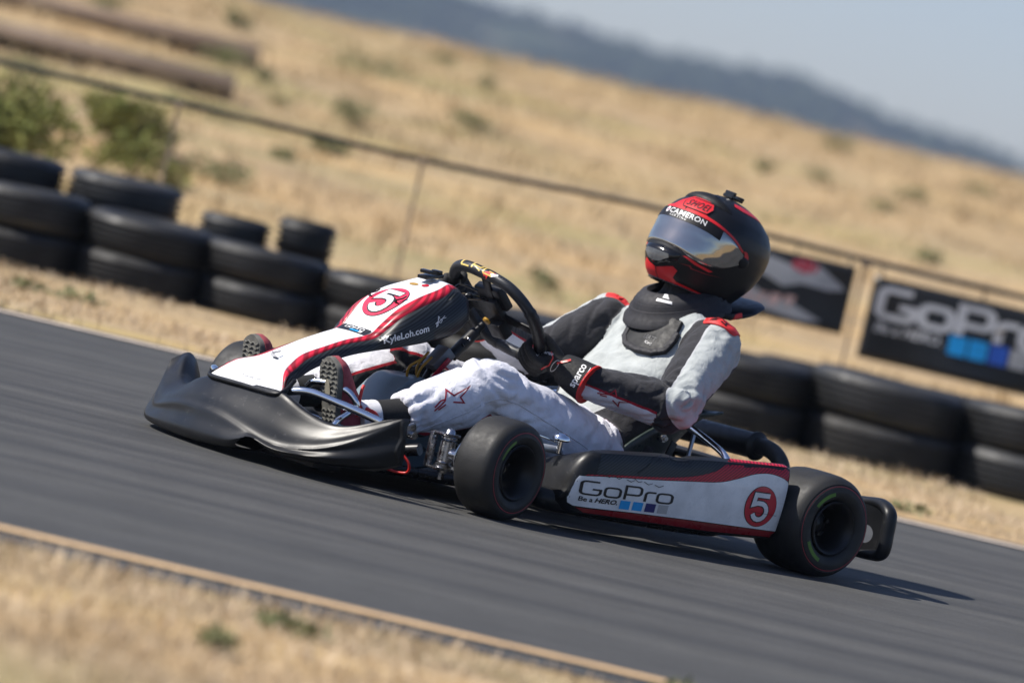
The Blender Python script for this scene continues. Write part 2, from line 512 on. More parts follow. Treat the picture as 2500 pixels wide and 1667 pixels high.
def spaced(vals):
    return sorted(set(round(v, 4) for v in vals))
xs = spaced(list(np.arange(-9, 9.01, 0.18)) + [-400, -250, -150, -90, -60, -40, -28, -20, -14, -11, 11, 14, 20, 28, 40, 60, 90, 150, 250, 400])
ys = spaced([-60, -30, -15, -5, 0, 4, 6] + list(np.arange(7, 9.6, 0.12)) + [TRACK_Y0 - 0.03, TRACK_Y0, 12, 15, TRACK_Y1] + list(np.arange(17.7, 23.0, 0.16)) + list(np.arange(23, 56, 0.35)) + list(np.arange(56, 140, 4)) + [160, 200, 260, 340, 450, 600, 800, 1100, 1500, 2200])
g = [[(x, y, ground_z(x, y) if abs(x) < 30 else hill_z(y)) for y in ys] for x in xs]
v, f = grid(g)
f = [q[::-1] for q in f]

def earth_material():
    """dry straw coloured turf over pale dust, with grey-brown bare patches"""
    m, nt, b = nodes_of('dry_earth'); lk = nt.links.new
    vec = coords(nt, (1, 1, 1)); vecs = coords(nt, (0.55, 1.6, 1))
    n1 = noise_tex(nt, vecs, 1.1, 5, 0.6); n2 = noise_tex(nt, vecs, 7.0, 5, 0.65); n3 = noise_tex(nt, vec, 70.0, 4, 0.7); n4 = noise_tex(nt, vecs, 0.35, 3)
    r1 = ramp(nt, [(0.28, (0.35, 0.27, 0.175)), (0.48, (0.45, 0.34, 0.215)), (0.68, (0.53, 0.38, 0.20))]); lk(n1.outputs['Fac'], r1.inputs['Fac'])
    r2 = ramp(nt, [(0.32, (0.62, 0.58, 0.54)), (0.55, (1.0, 1.0, 1.0)), (0.75, (1.12, 1.06, 0.95))]); lk(n2.outputs['Fac'], r2.inputs['Fac'])
    r3 = ramp(nt, [(0.3, (0.72, 0.70, 0.66)), (0.6, (1.05, 1.05, 1.05))]); lk(n3.outputs['Fac'], r3.inputs['Fac'])
    r4 = ramp(nt, [(0.36, (0.78, 0.88, 0.70)), (0.46, (0.97, 0.98, 0.95)), (0.62, (1.05, 1.0, 0.9))]); lk(n4.outputs['Fac'], r4.inputs['Fac'])
    prev = r1.outputs['Color']
    for r in (r2, r3, r4):
        mx = N(nt, 'ShaderNodeMix', data_type='RGBA', blend_type='MULTIPLY'); mx.inputs[0].default_value = 1.0
        lk(prev, mx.inputs[6]); lk(r.outputs['Color'], mx.inputs[7]); prev = mx.outputs[2]
    lk(prev, b.inputs['Base Color']); b.inputs['Roughness'].default_value = 0.95; b.inputs['Specular IOR Level'].default_value = 0.1
    bp = N(nt, 'ShaderNodeBump'); bp.inputs['Strength'].default_value = 0.5; bp.inputs['Distance'].default_value = 0.02
    lk(n2.outputs['Fac'], bp.inputs['Height']); lk(bp.outputs['Normal'], b.inputs['Normal'])
    return m
M['earth'] = earth_material()
ground = put('ground', raw_mesh('ground', v, f, True), M['earth'])
tag(ground, kind='structure')

def asphalt_material():
    """worn asphalt: fine stones, darker rubbered lanes and long scuffs along the driving line"""
    m, nt, b = nodes_of('worn_asphalt'); lk = nt.links.new
    vec = coords(nt); lane = coords(nt, (0.05, 1.9, 1)); streak = coords(nt, (0.8, 26.0, 1))
    fine = noise_tex(nt, vec, 210.0, 3, 0.7); mid = noise_tex(nt, vec, 5.0, 4); ln = noise_tex(nt, lane, 1.9, 5); st = noise_tex(nt, streak, 5.0, 4, 0.7)
    r1 = ramp(nt, [(0.38, (0.054, 0.0545, 0.055)), (0.64, (0.088, 0.087, 0.083))]); lk(ln.outputs['Fac'], r1.inputs['Fac'])
    r2 = ramp(nt, [(0.28, 0.72), (0.5, 0.97), (0.72, 1.16)]); lk(st.outputs['Fac'], r2.inputs['Fac'])
    r3 = ramp(nt, [(0.28, 0.50), (0.55, 1.0), (0.70, 1.6), (0.80, 3.0)]); lk(fine.outputs['Fac'], r3.inputs['Fac'])
    r4 = ramp(nt, [(0.3, 0.88), (0.7, 1.08)]); lk(mid.outputs['Fac'], r4.inputs['Fac'])
    prev = r1.outputs['Color']
    for r in (r2, r3, r4):
        mx = N(nt, 'ShaderNodeMix', data_type='RGBA', blend_type='MULTIPLY'); mx.inputs[0].default_value = 1.0
        lk(prev, mx.inputs[6]); lk(r.outputs['Color'], mx.inputs[7]); prev = mx.outputs[2]
    lk(prev, b.inputs['Base Color'])
    b.inputs['Roughness'].default_value = 0.82; b.inputs['Specular IOR Level'].default_value = 0.25
    bp = N(nt, 'ShaderNodeBump'); bp.inputs['Strength'].default_value = 0.35; bp.inputs['Distance'].default_value = 0.004
    lk(fine.outputs['Fac'], bp.inputs['Height']); lk(bp.outputs['Normal'], b.inputs['Normal'])
    return m
M['asphalt'] = asphalt_material()
tx = list(np.arange(-9, 9.01, 0.12)); tx = [-300, -120, -50, -25, -15] + tx + [15, 25, 50, 120, 300]
def edge_wobble(x, s):
    return 0.05 * noise.noise(Vector((x * 1.7, s * 5.1, 0.4))) + 0.02 * noise.noise(Vector((x * 7.0, s * 3.3, 2.4)))
vs = []; rows = []
for x in tx:
    w = 1 if abs(x) < 10 else 0
    rows.append([(x, TRACK_Y0 + w * (edge_wobble(x, 1) - 0.02), 0.004), (x, 11.5, 0.004), (x, 14.0, 0.004), (x, 16.0, 0.004), (x, TRACK_Y1 + w * edge_wobble(x, 2), 0.004)])
v, f = grid(rows)
track = put('track', raw_mesh('track', v, [q[::-1] for q in f], False), M['asphalt']); tag(track, kind='structure')

def line_material(name, c1, c2):
    m, nt, b = nodes_of(name); lk = nt.links.new
    vec = coords(nt, (0.7, 3.0, 1)); n = noise_tex(nt, vec, 9.0, 5, 0.7); n2 = noise_tex(nt, coords(nt), 120.0, 3)
    r = ramp(nt, [(0.30, (0.20, 0.17, 0.14)), (0.42, c2), (0.6, c1)]); lk(n.outputs['Fac'], r.inputs['Fac'])
    r2 = ramp(nt, [(0.3, 0.75), (0.6, 1.0)]); lk(n2.outputs['Fac'], r2.inputs['Fac'])
    mx = N(nt, 'ShaderNodeMix', data_type='RGBA', blend_type='MULTIPLY'); mx.inputs[0].default_value = 1.0
    lk(r.outputs['Color'], mx.inputs[6]); lk(r2.outputs['Color'], mx.inputs[7]); lk(mx.outputs[2], b.inputs['Base Color'])
    b.inputs['Roughness'].default_value = 0.8
    return m
M['near_line'] = line_material('faded_orange_paint', (0.82, 0.56, 0.29), (0.66, 0.44, 0.23))
M['far_line'] = line_material('faded_cream_paint', (0.78, 0.66, 0.54), (0.60, 0.50, 0.40))
def line(y0, y1, m, s):
    rows = [[(x, y0 + 0.010 * noise.noise(Vector((x * 2.2, s, 0))), 0.008), (x, y1 + 0.010 * noise.noise(Vector((x * 2.2, s + 3, 0))), 0.008)] for x in tx]
    v, f = grid(rows)
    o = put('track_line', raw_mesh('track_line', v, [q[::-1] for q in f], False), m); tag(o, kind='structure')
line(9.81, 9.880, M['near_line'], 1.0)
line(17.34, 17.44, M['far_line'], 5.0)

# far wooded hills: a long ridge about a kilometre and a half away
def far_ridge(x):
    pts = [(-900, 95), (-500, 78), (-260, 60), (-120, 47), (-44, 38.3), (-24, 35.2), (8, 35.6), (35, 35.0), (61, 34.8), (88, 31.0), (115, 28.9), (136, 24.5), (170, 20), (260, 12), (420, 5), (900, -4)]
    return float(np.interp(x, [p[0] for p in pts], [p[1] for p in pts]))
FX = spaced(list(np.arange(-120, 200, 3.0)) + list(np.arange(-900, -120, 25)) + list(np.arange(200, 900, 25)))
FY = list(np.linspace(1040, 1500, 24)) + [1600, 1750]
def far_z(x, y):
    r = far_ridge(x); t = (y - 1040) / 460
    s = min(max(t, 0), 1); s = s * s * (3 - 2 * s)
    z = -6 + (r + 6) * (s if t <= 1 else 1 - (t - 1) * 0.5)
    z += (noise.noise(Vector((x * 0.022, y * 0.016, 1.0))) * 3.2 + noise.noise(Vector((x * 0.07, y * 0.05, 4.0))) * 1.4) * min(1, s * 2.5)
    return z
v, f = grid([[(x, y, far_z(x, y)) for y in FY] for x in FX])
def hill_material():
    m, nt, b = nodes_of('wooded_hillside'); lk = nt.links.new
    vec = coords(nt); n = noise_tex(nt, vec, 0.045, 5, 0.6)
    r = ramp(nt, [(0.34, (0.03, 0.042, 0.022)), (0.58, (0.05, 0.058, 0.03)), (0.70, (0.22, 0.16, 0.11))]); lk(n.outputs['Fac'], r.inputs['Fac'])
    lk(r.outputs['Color'], b.inputs['Base Color']); b.inputs['Roughness'].default_value = 0.95; b.inputs['Specular IOR Level'].default_value = 0.05
    return m
M['far_hill'] = hill_material()
far = put('far_hills', raw_mesh('far_hills', v, [q[::-1] for q in f], True), M['far_hill']); tag(far, kind='structure')
# the wood on the far hills: small crowns, read as one mass
base = []
bm = bmesh.new(); bmesh.ops.create_icosphere(bm, subdivisions=1, radius=1.0)
ico_v = [tuple(p.co) for p in bm.verts]; ico_f = [tuple(p.index for p in q.verts) for q in bm.faces]; bm.free()
ico_v = np.array(ico_v); wood = MB(); VV = []; FF = []
cnt = 0
for i in range(5200):
    x = RNG.uniform(-110, 190) if i < 4700 else RNG.uniform(-700, 700); t = RNG.uniform(0.12, 1.04); y = 1040 + 460 * t
    if noise.noise(Vector((x * 0.03, y * 0.02, 9.0))) < -0.12 - 0.25 * (t > 0.9): continue
    s = RNG.uniform(1.5, 2.9); z = far_z(x, y)
    P = ico_v * np.array([s, s, s * RNG.uniform(0.8, 1.3)]) * (1 + RNG.normal(0, 0.1, (len(ico_v), 1))) + np.array([x, y, z + s * 0.5])
    n0 = cnt * len(ico_v); VV += P.tolist(); FF += [tuple(a + n0 for a in q) for q in ico_f]; cnt += 1
M['far_wood'] = pm('far_wood_leaves', (0.036, 0.048, 0.022), (0.014, 0.022, 0.011), 0.08, 0.9, 0.05, spec=0.1)
wd = put('distant_wood', raw_mesh('distant_wood', VV, FF, True), M['far_wood']); tag(wd, kind='stuff')

# air between here and the hills
hz_v, hz_f = box((0, 830, 27.0), (1860, 1900, 116.0))
haze = put('haze', raw_mesh('haze', hz_v, hz_f, False), [])
hm = bpy.data.materials.new('pale_haze'); hm.use_nodes = True; nt = hm.node_tree
nt.nodes.remove(nt.nodes['Principled BSDF'])
pv = nt.nodes.new('ShaderNodeVolumePrincipled'); pv.inputs['Color'].default_value = (0.62, 0.76, 1.0, 1); pv.inputs['Density'].default_value = 0.00028; pv.inputs['Anisotropy'].default_value = 0.2
nt.links.new(pv.outputs['Volume'], nt.nodes['Material Output'].inputs['Volume'])
haze.data.materials.append(hm); tag(haze, kind='stuff'); haze.display_type = 'WIRE'

# ------------------------------------------------------------------ dry grass (nobody could count it)
def blades(name, n, xr, yr, h, w, mat, clump=0.5, lean=0.7, seed=1, keep=None):
    g = np.random.default_rng(seed); V, F = [], []
    c = 0
    while c < n:
        x, y = g.uniform(*xr), g.uniform(*yr)
        d = noise.noise(Vector((x * 2.1, y * 1.3, seed * 1.7)))
        if d < -clump + g.uniform(-0.25, 0.25): c += 0.35; continue
        if keep and not keep(x, y): c += 0.3; continue
        z = ground_z(x, y); hh = h * g.uniform(0.4, 1.25) * (0.75 + 0.6 * max(d, 0)); ww = w * g.uniform(0.7, 1.3); a = g.uniform(0, 2 * math.pi)
        dx, dy = math.cos(a) * ww / 2, math.sin(a) * ww / 2; b = g.uniform(0, 2 * math.pi); l = hh * lean * g.uniform(0.3, 1.3)
        lx, ly = math.cos(b) * l, math.sin(b) * l
        k = len(V)
        V += [(x - dx, y - dy, z - 0.004), (x + dx, y + dy, z - 0.004), (x + lx * 0.45 + dx * 0.7, y + ly * 0.45 + dy * 0.7, z + hh * 0.62), (x + lx * 0.45 - dx * 0.7, y + ly * 0.45 - dy * 0.7, z + hh * 0.62), (x + lx, y + ly, z + hh * 0.95)]
        F += [(k, k + 1, k + 2, k + 3), (k + 3, k + 2, k + 4)]; c += 1
    o = put(name, raw_mesh(name, V, F, False), mat); tag(o, kind='stuff'); return o
def straw(name, a, b_, c, sc):
    m, nt, b = nodes_of(name); lk = nt.links.new
    vec = coords(nt); n = noise_tex(nt, vec, sc, 3); n2 = noise_tex(nt, vec, sc * 22, 2)
    mx = N(nt, 'ShaderNodeMix', data_type='FLOAT'); mx.inputs[0].default_value = 0.5; lk(n.outputs['Fac'], mx.inputs[2]); lk(n2.outputs['Fac'], mx.inputs[3])
    r = ramp(nt, [(0.36, a), (0.5, b_), (0.64, c)]); lk(mx.outputs[0], r.inputs['Fac']); lk(r.outputs['Color'], b.inputs['Base Color'])
    b.inputs['Roughness'].default_value = 0.8; b.inputs['Specular IOR Level'].default_value = 0.2
    return m
M['straw'] = straw('dry_straw', (0.30, 0.225, 0.13), (0.54, 0.42, 0.285), (0.68, 0.545, 0.375), 1.4)
M['straw_hill'] = straw('hill_straw', (0.34, 0.255, 0.145), (0.47, 0.355, 0.205), (0.54, 0.40, 0.215), 0.4)
def off_line(x, y): return y < TRACK_Y0 + edge_wobble(x, 1) - 0.02
blades('dry_grass', 34000, (-2.6, 2.2), (7.2, 9.68), 0.030, 0.0035, M['straw'], 0.35, 1.1, 3, off_line)
blades('dry_grass', 26000, (-5.0, 5.0), (17.6, 22.4), 0.040, 0.005, M['straw'], 0.10, 1.0, 4, lambda x, y: y > TRACK_Y1 + edge_wobble(x, 2))
blades('dry_grass', 52000, (-8.0, 8.0), (22.4, 54.0), 0.085, 0.012, M['straw_hill'], 0.15, 0.9, 5)

# ------------------------------------------------------------------ shrubs and weeds
M['weed'] = straw('weed_leaf', (0.13, 0.15, 0.065), (0.21, 0.22, 0.105), (0.32, 0.285, 0.16), 6.0)
M['bush'] = straw('feathery_bush_leaf', (0.09, 0.11, 0.022), (0.185, 0.195, 0.055), (0.30, 0.28, 0.10), 5.0)
M['stem'] = pm('woody_stem', (0.16, 0.11, 0.07), (0.10, 0.07, 0.045), 30, 0.85, 0.08)
def leafy(name, x, y, w, h, mat, n, label, cat, group, leaf=0.03, seed=0, stems=5, airy=0.5):
    z0 = ground_z(x, y)
    root = empty(name, (x, y, z0)); tag(root, label, cat, group)
    g = np.random.default_rng(seed + 100); V, F = [], []
    lobes = [(g.normal(0, 0.24) * w, g.normal(0, 0.24) * w, g.uniform(0.25, 0.75) * h, g.uniform(0.22, 0.42)) for _ in range(9)]
    for i in range(n):
        lx, ly, lz, lr = lobes[g.integers(len(lobes))]
        d = g.normal(0, 1, 3); d /= np.linalg.norm(d); rr = g.uniform(0.3, 1.0) ** 0.6
        p = np.array([lx + d[0] * lr * w * rr, ly + d[1] * lr * w * rr, max(0.01, lz + d[2] * lr * h * rr * 1.1)])
        a = g.normal(0, 1, 3); a[2] += 0.6; a /= np.linalg.norm(a); b = np.cross(a, g.normal(0, 1, 3)); b /= np.linalg.norm(b)
        l = leaf * g.uniform(0.6, 1.5); k = len(V)
        V += [p, p + a * l * 0.5 + b * l * 0.22, p + a * l, p + a * l * 0.5 - b * l * 0.22]; F += [(k, k + 1, k + 2, k + 3)]
    put('foliage', raw_mesh('foliage', V, F, False), mat, root)
    s = MB()
    for i in range(stems):
        a = g.uniform(0, 6.28); e = g.uniform(0.25, 0.5) * w
        s.add(*tube(catmull([(0, 0, -0.02), (math.cos(a) * e * 0.3, math.sin(a) * e * 0.3, h * 0.35), (math.cos(a) * e, math.sin(a) * e, h * g.uniform(0.6, 0.95))], 3), [0.012 * h / 0.3, 0.004 * h / 0.3], 5))
    s.build('stem', M['stem'], root)
    return root
BUSH = [(-2.72, 25.0, 0.74, 0.52, 5200, 'largest feathery green bush rising behind the tyres at the far left edge'),
        (-2.33, 28.4, 0.40, 0.27, 2400, 'rounded green bush with dark shade below, below the lower timber step'),
        (-2.12, 26.6, 0.40, 0.24, 900, 'thin yellowish green bush just right of and below the rounded bush')]
for i, (x, y, w, h, n, l) in enumerate(BUSH):
    leafy('bush', x, y, w, h, M['bush'], n, l, 'bush', 'bushes behind the tyre wall', 0.045, i, 7)
SHRUB = [(-1.49, 38.51, 0.52, 0.17, 'widest flat green shrub high on the dry slope right of the timber steps'),
 (-1.33, 33.39, 0.28, 0.21, 'tall green shrub just above the fence rail, below the widest shrub'),
 (-0.59, 35.23, 0.32, 0.13, 'low green shrub mid slope above the fence rail, near the middle of the picture'),
 (-1.33, 31.10, 0.21, 0.08, 'small green shrub just touching the rail below the tall shrub'),
 (-2.70, 40.91, 0.21, 0.15, 'upright green shrub near the ridge above the end of the upper timber step'),
 (-2.34, 35.64, 0.26, 0.14, 'green shrub growing between the ends of the two timber steps'),
 (-2.07, 35.12, 0.14, 0.09, 'tiny green shrub just right of the timber step ends'),
 (-1.85, 33.77, 0.15, 0.08, 'little grey green shrub between the steps and the rail'),
 (-1.54, 29.83, 0.15, 0.07, 'small weed below the rail left of the bare fence post'),
 (0.08, 26.21, 0.15, 0.08, 'dark green tuft low on the slope left of the driver helmet'),
 (2.38, 44.83, 0.24, 0.12, 'green tuft on the ridge line right of the helmet'),
 (1.97, 38.95, 0.18, 0.10, 'right one of two dark tufts on the upper slope right of the helmet'),
 (1.55, 37.79, 0.17, 0.09, 'left one of two dark tufts on the upper slope right of the helmet'),
 (2.71, 39.06, 0.21, 0.10, 'olive tuft on the slope above the right banner'),
 (3.46, 41.94, 0.22, 0.11, 'olive tuft near the right edge of the picture, highest on that side'),
 (2.54, 33.35, 0.18, 0.08, 'brownish tuft just above the rail over the right banner'),
 (2.37, 36.39, 0.16, 0.08, 'small tuft half way up the slope above the gap between the banners'),
 (-1.06, 43.00, 0.17, 0.10, 'grey green tuft just under the ridge above the middle of the slope'),
 (-0.64, 39.56, 0.16, 0.13, 'narrow upright tuft on the upper slope above the low green shrub'),
 (-0.75, 44.06, 0.16, 0.09, 'pale tuft on the ridge next to the grey green tuft'),
 (-2.21, 31.49, 0.34, 0.08, 'flat spreading weed below the end of the lower timber step'),
 (-3.65, 39.56, 0.28, 0.09, 'weed just above the upper timber step at far left'),
 (-3.28, 31.25, 0.40, 0.14, 'weed in front of the lower timber step at far left'),
 (-1.73, 27.48, 0.30, 0.14, 'thin yellowing weed behind the back tyre stacks')]
for i, (x, y, w, h, l) in enumerate(SHRUB):
    leafy('shrub', x, y, w, h, M['weed'], 200 if w < 0.2 else 480, l, 'shrub', 'shrubs scattered on the dry slope', 0.03, 10 + i, 3)
WEED = [(-0.37, 8.61, 0.07, 0.03, 'round dark green weed in the dry grass at the bottom left'),
        (-0.26, 9.18, 0.10, 0.025, 'flat weed in the dry grass close to the orange line'),
        (0.47, 9.60, 0.12, 0.028, 'bright green weed at the bottom edge where the orange line leaves the picture'),
        (-1.84, 19.36, 0.17, 0.04, 'green weed on the far verge at the left edge'),
        (-1.62, 19.33, 0.16, 0.04, 'second weed from the left edge on the far verge'),
        (1.51, 18.1, 0.13, 0.03, 'weed on the far verge right of the rear bumper')]
for i, (x, y, w, h, l) in enumerate(WEED):
    leafy('weed', x, y, w, h, M['weed'], 170 if y < 12 else 80, l, 'weed', 'weeds on the verges', 0.02 if y < 12 else 0.03, 50 + i, 3)

# ------------------------------------------------------------------ timber steps cut into the slope
M['timber'] = pm('weathered_timber', (0.46, 0.365, 0.285), (0.34, 0.265, 0.20), 6, 0.8, 0.1, stretch=(0.25, 2, 2), bump=0.4, bscale=40)
M['timber_dark'] = pm('shade_toned_timber', (0.13, 0.10, 0.075), (0.08, 0.06, 0.05), 6, 0.85, 0.1, stretch=(0.25, 2, 2))  # shade under the sleeper overhang, put into the colour of boards and posts
def timber_step(x0, x1, y, yr, label):
    z = ground_z((x0 + x1) / 2, y)
    root = empty('timber_step', (x1, y, z)); tag(root, label, 'retaining wall', 'timber steps in the slope')
    L_ = x1 - x0; n = 3
    for k in range(n):                                            # lengths of sleeper, end to end
        a = -L_ + L_ * k / n; b = -L_ + L_ * (k + 1) / n - 0.012
        put('sleeper', raw_mesh('sleeper', *box(((a + b) / 2, 0.02 * (k % 2), 0.130), (b - a, 0.30, 0.085), None, 0.006), True, None, 40), M['timber'], root)
        put('backing_board', raw_mesh('backing_board', *box(((a + b) / 2, 0.10, 0.02), (b - a, 0.06, 0.125), None, 0.006), True, None, 40), M['timber_dark'], root)
    for k in range(n + 1):
        put('post', raw_mesh('post', *box((-L_ + (L_ - 0.1) * k / n + 0.05, 0.01, 0.01), (0.10, 0.10, 0.14), None, 0.008), True, None, 40), M['timber_dark'], root)
timber_step(-7.5, -2.24, 37.0, 0, 'upper timber step in the dry slope at the top left corner')
timber_step(-7.2, -2.12, 33.2, 0, 'lower timber step in the dry slope just above the rail at the left')

# ------------------------------------------------------------------ fence with a dark pipe rail
M['pipe'] = pm('dark_pipe', (0.014, 0.015, 0.018), (0.009, 0.010, 0.012), 12, 0.5, 0.1)
M['post'] = pm('rusty_post', (0.42, 0.32, 0.22), (0.32, 0.24, 0.16), 20, 0.8, 0.1)
FY_ = 22.5
fence = empty('fence', (0, FY_, 0)); tag(fence, 'low fence behind the tyre wall with a thin dark rail on rusty posts', 'fence')
rail = [(x, 0, 0.805 + 0.012 * math.sin(x * 1.3 + 0.4) + 0.006 * math.sin(x * 3.1)) for x in np.arange(-9, 9.01, 0.3)]
put('rail', raw_mesh('rail', *tube(rail, 0.0125, 10), True, None, 60), M['pipe'], fence)
for x in (-8.2, -6.0, -3.8, -1.66, -0.56, 1.435, 3.4, 5.4, 7.4):
    gz = ground_z(x, FY_)
    mb = MB(); mb.add(*box((x, 0.02, (gz - 0.1 + 0.80) / 2), (0.013, 0.013, 0.80 - gz + 0.1), None, 0.003)); mb.add(*box((x, 0.0, 0.79), (0.045, 0.045, 0.02), None, 0.003))
    mb.build('post', M['post'], fence)

# ------------------------------------------------------------------ two banners tied to the rail
M['banner'] = pm('black_banner_vinyl', (0.011, 0.0115, 0.0125), (0.007, 0.0075, 0.008), 8, 0.42, 0.1)
M['banner_white'] = pm('banner_white_print', (0.62, 0.62, 0.62), (0.5, 0.5, 0.5), 12, 0.5, 0.1)
M['banner_pink'] = pm('banner_pink_print', (0.62, 0.42, 0.38), (0.5, 0.34, 0.3), 12, 0.5, 0.1)
M['banner_red'] = pm('banner_red_print', (0.5, 0.04, 0.07), None, 12, 0.5, 0.1)
M['banner_silver'] = pm('banner_silver_print', (0.42, 0.43, 0.44), (0.30, 0.31, 0.32), 10, 0.5, 0.1)
def banner_pt(x, z, x0, x1, z0, z1):
    t = (z1 - z) / (z1 - z0)
    return 0.016 * math.sin(x * 5.0 + 0.7) * t + 0.010 * math.sin(x * 11 + z * 7) * t - 0.015
def banner(x0, x1, z0, z1, label, prints):
    root = empty('banner', ((x0 + x1) / 2, FY_ - 0.03, z0)); tag(root, label, 'banner', 'banners on the fence')
    cx, cz = (x0 + x1) / 2, z0
    def pt(x, z, o=0.0): return (x - cx, banner_pt(x, z, x0, x1, z0, z1) - o, z - cz)
    X = np.linspace(x0, x1, 40); Z_ = np.linspace(z0, z1, 12)
    v, f = grid([[pt(x, z) for z in Z_] for x in X])
    sh = put('sheet', raw_mesh('sheet', v, f, True), M['banner'], root); solidify(sh, 0.003, 1); bake(sh)
    for nm, item, m in prints:
        mapped(nm, item, lambda a, b: pt(a, b, 0.0055), m, root, 0.05)
    for k in range(4):
        t = MB()
        x = x0 + 0.03 + (x1 - x0 - 0.06) * k / 3
        t.add(*tube([(x - cx, 0.0, z1 - cz - 0.02), (x - cx, -0.018, z1 - cz + 0.02), (x - cx, 0.03, z1 - cz + 0.045), (x - cx, 0.045, z1 - cz + 0.02), (x - cx, 0.0, z1 - cz - 0.02)], 0.003, 5))
        t.build('tie', M['pipe'], root)
wm = xf2(camera_wordmark(0.24), 0.172, 0.118, 1.535, 0.588)
bh = merge2(xf2(text_fit('Be a HERO.', 0.30, 0.046, bold=0.02, shear=0.2), dx=1.535, dy=0.515))
sq = [xf2(poly([(0, 0), (0.082, 0), (0.082, 0.085), (0, 0.085)]), dx=1.865 + 0.092 * k, dy=0.49) for k in range(4)]
banner(1.487, 2.92, 0.388, 0.752, 'large black banner with white letters and blue squares at the right edge',
       [('lettering', wm, M['banner_white']), ('lettering', bh, M['banner_white']), ('blue_square', sq[0], M['cyan']), ('blue_square', sq[1], M['cyan']), ('blue_square', sq[2], M['blue']), ('blue_square', sq[3], M['pale_grey'])])
sw = poly([(0.70, 0.735), (0.86, 0.715), (1.02, 0.735), (1.12, 0.715), (1.22, 0.745), (1.28, 0.715), (1.35, 0.675), (1.372, 0.655), (1.30, 0.640), (1.18, 0.645), (1.10, 0.615), (1.02, 0.645), (0.88, 0.665), (0.75, 0.665)])
sw2 = poly([(0.78, 0.62), (0.95, 0.60), (1.05, 0.555), (1.16, 0.55), (1.3, 0.50), (1.22, 0.485), (1.02, 0.50), (0.85, 0.55)])
rd = xf2(disc(0.030, 24, 0.062), dx=1.18, dy=0.722)
pk = merge2(*[xf2(poly([(0, 0), (0.045, 0), (0.065, 0.05), (0.02, 0.05)]), dx=0.92 + 0.062 * k, dy=0.515 + 0.006 * k) for k in range(4)])
banner(0.62, 1.40, 0.466, 0.768, 'black banner with a silver swoosh and red spot, half hidden behind the helmet',
       [('swoosh', sw, M['banner_silver']), ('swoosh', sw2, M['banner_silver']), ('red_spot', rd, M['banner_red']), ('pink_marks', pk, M['banner_pink'])])

# ------------------------------------------------------------------ tyre wall
def tyre_mesh(name, R_, W, r_in, grooves, seg=56):
    """an old car tyre lying flat: sidewalls with a raised bead ring, a ribbed tread"""
    h = W / 2; p = []
    p += [(r_in, -h * 0.62), (r_in + 0.012, -h * 0.80), (r_in + 0.035, -h * 0.86), (r_in + 0.04, -h * 0.92), (r_in + (R_ - r_in) * 0.55, -h * 1.0), (R_ - 0.035, -h * 0.96), (R_ - 0.014, -h * 0.84), (R_ - 0.004, -h * 0.74)]
    n = grooves
    z0, z1 = -h * 0.74, h * 0.74
    for k in range(n):
        c = z0 + (z1 - z0) * (k + 1) / (n + 1); gw = W * 0.034
        crown = R_ - 0.004 * abs(c / h) ** 2
        p += [(crown, c - gw * 1.4), (crown - 0.017, c - gw), (crown - 0.017, c + gw), (crown, c + gw * 1.4)]
    q = [(a, -b) for a, b in p[:8]][::-1]
    p += q
    p += [(r_in + 0.006, h * 0.4), (r_in + 0.02, 0.0), (r_in + 0.006, -h * 0.4)]
    v, f = lathe(p, seg, 'z', True)
    # shoulder lugs: every third sector of the shoulder is cut back a little
    v = [list(a) for a in v]; m = len(p)
    for s in range(seg):
        if s % 2:
            for i in (6, 7, 8 + 4 * n, 9 + 4 * n):
                x, y, z = v[s * m + i]; k = 1 - 0.006 / math.hypot(x, y); v[s * m + i] = [x * k, y * k, z]
    me = raw_mesh(name, v, f, True, None, 38)
    bm = bmesh.new(); bm.from_mesh(me); bmesh.ops.recalc_face_normals(bm, faces=bm.faces); bm.to_mesh(me); bm.free()
    return me
TM = {}
def tyre(x, y, z, R_, W, label, mat, tilt=0.0, seed=0):
    key = (round(R_, 3), round(W, 3), mat)
    if key not in TM:
        TM[key] = tyre_mesh('tyre', R_, W, R_ * 0.56, 4 if W > 0.16 else 3); TM[key].materials.append(M[mat])
    o = bpy.data.objects.new('tyre', TM[key]); COL.objects.link(o)
    o.location = (x, y, z + W / 2); o.rotation_euler = (tilt * math.cos(seed), tilt * math.sin(seed), seed * 1.3)
    tag(o, label, 'tyre', 'tyres of the track side wall'); return o
# front row, from the left; each place is a stack of two
ORD = ['first', 'second', 'third', 'fourth', 'fifth', 'sixth', 'seventh', 'eighth', 'ninth', 'tenth', 'eleventh']
ROW = [(-2.62, 0.284, .170), (-2.085, 0.280, .172), (-1.565, 0.276, .162), (-1.062, 0.266, .151), (-0.572, 0.262, .149), (-0.075, 0.266, .150), (0.435, 0.274, .155), (0.965, 0.288, .168), (1.580, 0.328, .190), (2.205, 0.324, .189), (2.81, 0.31, .182)]
for i, (x, r, w) in enumerate(ROW):
    y = 20.90 + r
    zb = ground_z(x, y) - 0.008
    tyre(x, y + 0.01 * math.sin(i * 2.1), zb, r, w, 'bottom tyre of the %s stack from the left in the front row' % ORD[i], 'dusty_rubber' if i % 3 else 'old_rubber', 0.0, i)
    tyre(x + 0.012 * math.sin(i * 3.7), y + 0.015 + 0.012 * math.cos(i * 1.9), zb + w * 0.985, r * 0.995, w, 'top tyre of the %s stack from the left in the front row' % ORD[i], 'old_rubber', 0.028, i + 20)
